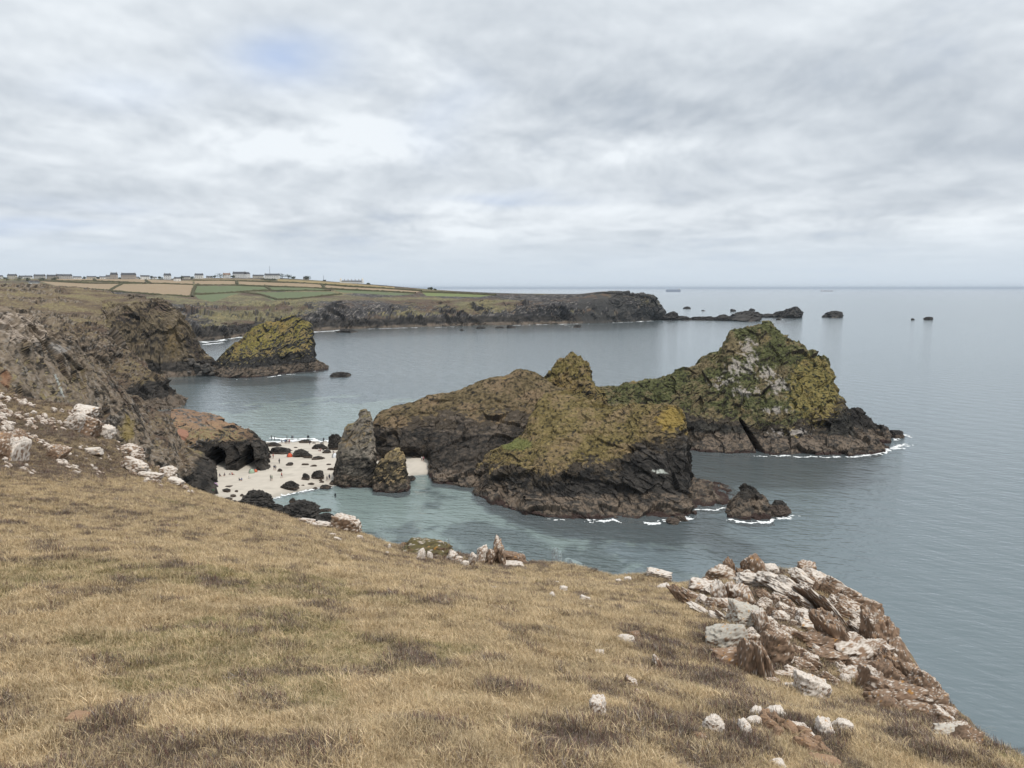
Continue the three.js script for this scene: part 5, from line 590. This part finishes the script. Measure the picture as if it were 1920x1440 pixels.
// ---------------------------------------------------------------- ships on the horizon
{ const hullShape = (L, Hh, W) => { const s = new THREE.Shape(); s.moveTo(-L / 2, 0); s.lineTo(L / 2 - L * 0.05, 0); s.lineTo(L / 2, Hh); s.lineTo(-L / 2 - L * 0.01, Hh); s.closePath(); const g = new THREE.ExtrudeGeometry(s, { depth: W, bevelEnabled: true, bevelSize: 1.5, bevelThickness: 3, bevelSegments: 2 }); g.translate(0, 0, -W / 2); return g; };
  const ship = (px, D, L, label, big) => { const p = at(px, 546, D), g = groupAt('cargo_ship', p[0], 0, -D); tag(g, label, 'ship', 'cargo ships on the horizon'); g.rotation.y = Math.PI;
    const blue = plain(0.24, 0.28, 0.36, 0.6), wh = plain(0.75, 0.76, 0.77, 0.6);
    if (big) { meshOf('hull', hullShape(L, 24, 30), blue, g); meshOf('upper_deck', boxAt(L * 0.9, 14, 28, 0, 31, 0), plain(0.32, 0.36, 0.44, 0.6), g); meshOf('bridge', boxAt(L * 0.1, 26, 28, -L * 0.43, 40, 0), wh, g); meshOf('funnel', boxAt(7, 9, 8, -L * 0.36, 43, 0), wh, g); for (const q of [-0.1, 0.15, 0.38]) meshOf('mast', boxAt(1.6, 10, 1.6, L * q, 42, 0), wh, g); }
    else { meshOf('hull', hullShape(L, 11, 26), plain(0.3, 0.26, 0.27, 0.6), g); meshOf('bridge', boxAt(L * 0.07, 24, 22, L * 0.4, 22, 0), wh, g); meshOf('funnel', boxAt(6, 8, 6, L * 0.46, 20, 0), wh, g); for (const q of [-0.4, -0.15, 0.1]) meshOf('crane', boxAt(2, 12, 2, L * q, 16, 0), blue, g); } };
  ship(1262, 12000, 235, 'large blue-grey ship with white bridge on the horizon', true); ship(1550, 13500, 220, 'long low ship farther out on the horizon', false);
}
// ---------------------------------------------------------------- people on the beach
function bodyGeo(seed, pose, top, legs, skin, hair) {
  const N = 56, size = 1.05, mc = new MarchingCubes(N, new THREE.MeshBasicMaterial(), false, false, 40000), bones = [];
  const b = (a, c, r0, r1, col) => bones.push([a, c, r0, r1, col]); const w = pose === 'walk' ? 1 : 0;
  if (pose === 'sit') {
    b([0, 0.14, 0], [0, 0.58, -0.05], 0.13, 0.15, top); b([0, 0.6, -0.05], [0, 0.68, -0.03], 0.055, 0.055, skin); b([0, 0.79, -0.02], [0, 0.84, -0.02], 0.09, 0.095, skin); b([0, 0.86, -0.045], [0, 0.88, -0.045], 0.098, 0.09, hair);
    for (const s of [-1, 1]) { b([s * 0.09, 0.13, 0.05], [s * 0.13, 0.36, 0.38], 0.085, 0.065, legs); b([s * 0.13, 0.36, 0.38], [s * 0.12, 0.06, 0.6], 0.06, 0.042, skin); b([s * 0.12, 0.05, 0.6], [s * 0.13, 0.04, 0.7], 0.04, 0.035, skin); b([s * 0.18, 0.55, -0.04], [s * 0.23, 0.33, 0.08], 0.052, 0.042, top); b([s * 0.23, 0.33, 0.08], [s * 0.15, 0.36, 0.3], 0.04, 0.032, skin); }
  } else {
    b([0, 0.95, 0], [0, 1.32, 0], 0.12, 0.15, top); b([0, 1.4, 0], [0, 1.5, 0.01], 0.055, 0.055, skin); b([0, 1.58, 0.02], [0, 1.63, 0.02], 0.088, 0.095, skin); b([0, 1.65, -0.005], [0, 1.68, -0.005], 0.098, 0.09, hair);
    for (const s of [-1, 1]) { const f = s * 0.2 * w, a = s * -0.18 * w; b([s * 0.09, 0.93, 0], [s * 0.1, 0.5, f + 0.02], 0.09, 0.068, legs); b([s * 0.1, 0.5, f + 0.02], [s * 0.1, 0.08, f * 1.2 - (f < 0 ? 0.1 : 0)], 0.06, 0.042, skin); b([s * 0.1, 0.05, f * 1.2 - (f < 0 ? 0.1 : 0)], [s * 0.11, 0.035, f * 1.2 + 0.13 - (f < 0 ? 0.1 : 0)], 0.045, 0.035, skin); b([s * 0.19, 1.33, 0], [s * 0.24, 1.06, a * 0.6], 0.055, 0.044, top); b([s * 0.24, 1.06, a * 0.6], [s * 0.24, 0.82, a + 0.08], 0.042, 0.034, skin); b([s * 0.24, 0.82, a + 0.08], [s * 0.24, 0.72, a + 0.11], 0.04, 0.025, skin); }
  }
  const field = (x, y, z) => { let s = 0, best = 9, col = top; for (const [a, c, r0, r1, k] of bones) { const dx = c[0] - a[0], dy = c[1] - a[1], dz = c[2] - a[2], t = clamp(((x - a[0]) * dx + (y - a[1]) * dy + (z - a[2]) * dz) / (dx * dx + dy * dy + dz * dz)), d = Math.hypot(x - a[0] - t * dx, y - a[1] - t * dy, z - a[2] - t * dz) - lerp(r0, r1, t); s += Math.exp(-d * 55); if (d < best) { best = d; col = k; } } field.color = col; return -Math.log(s) / 55; };
  mc.isolation = 0; for (let k = 0; k < N; k++) for (let j = 0; j < N; j++) for (let i = 0; i < N; i++) mc.field[i + j * N + k * N * N] = -field((i / N * 2 - 1) * size, (j / N * 2 - 1) * size + 0.9, (k / N * 2 - 1) * size);
  mc.update(); const P = new Float32Array(mc.count * 3), C = new Float32Array(mc.count * 3);
  for (let i = 0; i < mc.count; i++) { const x = mc.positionArray[i * 3] * size, y = mc.positionArray[i * 3 + 1] * size + 0.9, z = mc.positionArray[i * 3 + 2] * size; P[i * 3] = x; P[i * 3 + 1] = y; P[i * 3 + 2] = z; field(x, y, z); C.set(field.color, i * 3); }
  const g = new THREE.BufferGeometry(); g.setAttribute('position', new THREE.BufferAttribute(P, 3)); g.setAttribute('color', new THREE.BufferAttribute(C, 3)); g.setAttribute('normal', new THREE.BufferAttribute(new Float32Array(mc.normalArray.slice(0, mc.count * 3)).map(v => v), 3)); g.computeVertexNormals(); return g;
}
{
  const skin = [0.5, 0.32, 0.24], dk = [0.03, 0.03, 0.035], hair = [0.05, 0.035, 0.025], fair = [0.25, 0.17, 0.09], tone = { black: dk, navy: [0.03, 0.04, 0.09], white: [0.75, 0.74, 0.72], red: [0.45, 0.06, 0.05], blue: [0.08, 0.16, 0.34], grey: [0.22, 0.22, 0.23], pink: [0.55, 0.25, 0.3], green: [0.08, 0.18, 0.1] };
  const looks = {}; const look = (pose, t, l) => looks[pose + t + l] ??= bodyGeo(1, pose, tone[t], tone[l], t === 'black' && l === 'black' ? dk.map(v => v * 1.3) : skin, t === 'pink' ? fair : hair);
  const r = rng(5); const add = (zx, zy, pose, t, l, label) => { const [px, py] = z5(zx, zy), p = bedHit(px, py), y = bedH(p[0], p[2]), m = meshOf('person', look(pose, t, l), rockMat); m.position.set(p[0], Math.max(y, -0.7) - 0.02, p[2]); m.rotation.y = r() * 6.28; const s = 1 + (r() - 0.5) * 0.1; m.scale.setScalar(s); tag(m, label, 'person', 'people on the beach'); };
  const A = add;
  A(563, 362, 'stand', 'black', 'black', 'person in dark wetsuit farthest along the far shallows'); A(588, 368, 'stand', 'black', 'black', 'person in dark wetsuit standing near the far surf corner'); A(648, 400, 'walk', 'navy', 'black', 'person in navy walking along the far surf edge'); A(690, 362, 'stand', 'black', 'black', 'dark wetsuited person out beyond the group at the far surf'); A(676, 402, 'stand', 'blue', 'black', 'person in blue in the group at the far surf'); A(686, 402, 'stand', 'black', 'grey', 'person in black in the group at the far surf'); A(700, 400, 'stand', 'white', 'black', 'person in white in the group at the far surf'); A(712, 400, 'stand', 'pink', 'navy', 'person in pink at the end of the far surf group'); A(730, 362, 'stand', 'black', 'black', 'first of two bathers wading together off the surf'); A(739, 360, 'walk', 'navy', 'navy', 'second of two bathers wading together off the surf'); A(860, 358, 'stand', 'black', 'black', 'wader standing beyond the surf-line rock'); A(868, 356, 'stand', 'navy', 'black', 'wader beside another beyond the surf-line rock'); A(877, 412, 'stand', 'black', 'navy', 'person standing alone before the long dark rock'); A(990, 386, 'stand', 'black', 'black', 'person in black at the surf near the wedge boulder');
  A(530, 524, 'stand', 'blue', 'navy', 'first of three people by the corner of the cave headland'); A(550, 530, 'walk', 'black', 'navy', 'middle one of three people by the corner of the cave headland'); A(577, 522, 'stand', 'red', 'black', 'person in red by the corner of the cave headland'); A(628, 562, 'walk', 'black', 'black', 'person in black walking alone up the middle sand'); A(586, 617, 'walk', 'navy', 'black', 'one of a pair walking past the cave mouth, in navy'); A(598, 617, 'walk', 'grey', 'black', 'one of a pair walking past the cave mouth, in grey'); A(555, 702, 'stand', 'black', 'black', 'one of a pair on the open sand, in black'); A(568, 702, 'stand', 'green', 'black', 'one of a pair on the open sand, in green'); A(647, 680, 'walk', 'red', 'black', 'person in red walking alone on the lower sand'); A(1018, 708, 'walk', 'black', 'navy', 'person in black near the foot of the tall stack'); A(1037, 694, 'stand', 'navy', 'black', 'person in navy near the foot of the tall stack'); A(1077, 680, 'stand', 'grey', 'black', 'person in grey against the tall stack'); A(1085, 830, 'stand', 'black', 'black', 'bather standing in the green shallows'); A(415, 815, 'stand', 'navy', 'navy', 'person half hidden behind the peaked black boulder'); A(90, 812, 'stand', 'green', 'black', 'person standing at the foot of the black cliff');
  A(140, 667, 'sit', 'navy', 'black', 'person in navy sitting under the black cliff'); A(180, 662, 'sit', 'grey', 'navy', 'person in grey sitting under the black cliff'); A(228, 655, 'sit', 'white', 'navy', 'person in white sitting below the first cave'); A(242, 657, 'sit', 'red', 'grey', 'person in red sitting below the first cave'); A(300, 702, 'sit', 'black', 'blue', 'person in black sitting on the sand in front of the caves'); A(320, 702, 'sit', 'blue', 'grey', 'person in blue sitting on the sand in front of the caves'); A(380, 688, 'sit', 'white', 'white', 'person in white sitting out from the caves'); A(950, 460, 'sit', 'white', 'navy', 'person in white sitting by the long dark rock'); A(966, 462, 'sit', 'pink', 'navy', 'person in pink sitting by the long dark rock'); A(985, 458, 'sit', 'black', 'black', 'person in black sitting by the long dark rock'); A(1068, 474, 'sit', 'grey', 'navy', 'person in grey sitting above the white tent'); A(1795, 606, 'stand', 'white', 'navy', 'person in white on the small sand behind the leaning stack'); A(1808, 606, 'stand', 'pink', 'black', 'person in pink on the small sand behind the leaning stack'); A(1857, 580, 'stand', 'white', 'grey', 'person in white up against the island on the small sand');
  // shelters
  const shelter = (zx, zy, w, h, col, label) => { const [px, py] = z5(zx, zy), p = bedHit(px, py), g = groupAt('beach_tent', p[0], p[1], p[2]); tag(g, label, 'tent', 'beach tents and shelters'); const m = plain(...col, 0.7); m.side = THREE.DoubleSide; const dome = new THREE.SphereGeometry(1, 14, 8, 0.6, 5.0, 0, Math.PI / 2); dome.scale(w / 2, h, w / 2.4); meshOf('canopy', dome, m, g); const fl = boxAt(w * 0.9, 0.03, w * 0.7, 0, 0.06, 0); meshOf('floor', fl, plain(0.2, 0.2, 0.22), g); for (const a of [0.3, -0.3]) { const t = new THREE.TorusGeometry(1, 0.02, 5, 14, Math.PI); t.scale(w / 2 * 1.01, h * 1.02, 1); t.rotateY(a); meshOf('pole', t, plain(0.15, 0.15, 0.16), g); } g.rotation.y = 0.5; };
  shelter(712, 508, 2.2, 1.3, [0.55, 0.09, 0.035], 'orange-red beach shelter on the sand beside the peaked boulder'); shelter(1082, 512, 2.2, 1.5, [0.75, 0.77, 0.8], 'white beach tent at the foot of the tall stack'); shelter(400, 640, 1.9, 1.3, [0.35, 0.45, 0.33], 'pale green beach tent by the second cave'); shelter(432, 632, 1.3, 0.9, [0.5, 0.12, 0.05], 'small orange shelter next to the pale green tent'); shelter(100, 745, 1.7, 0.9, [0.45, 0.28, 0.45], 'mauve beach shelter under the black cliff');
}
renderer.render(scene, camera);
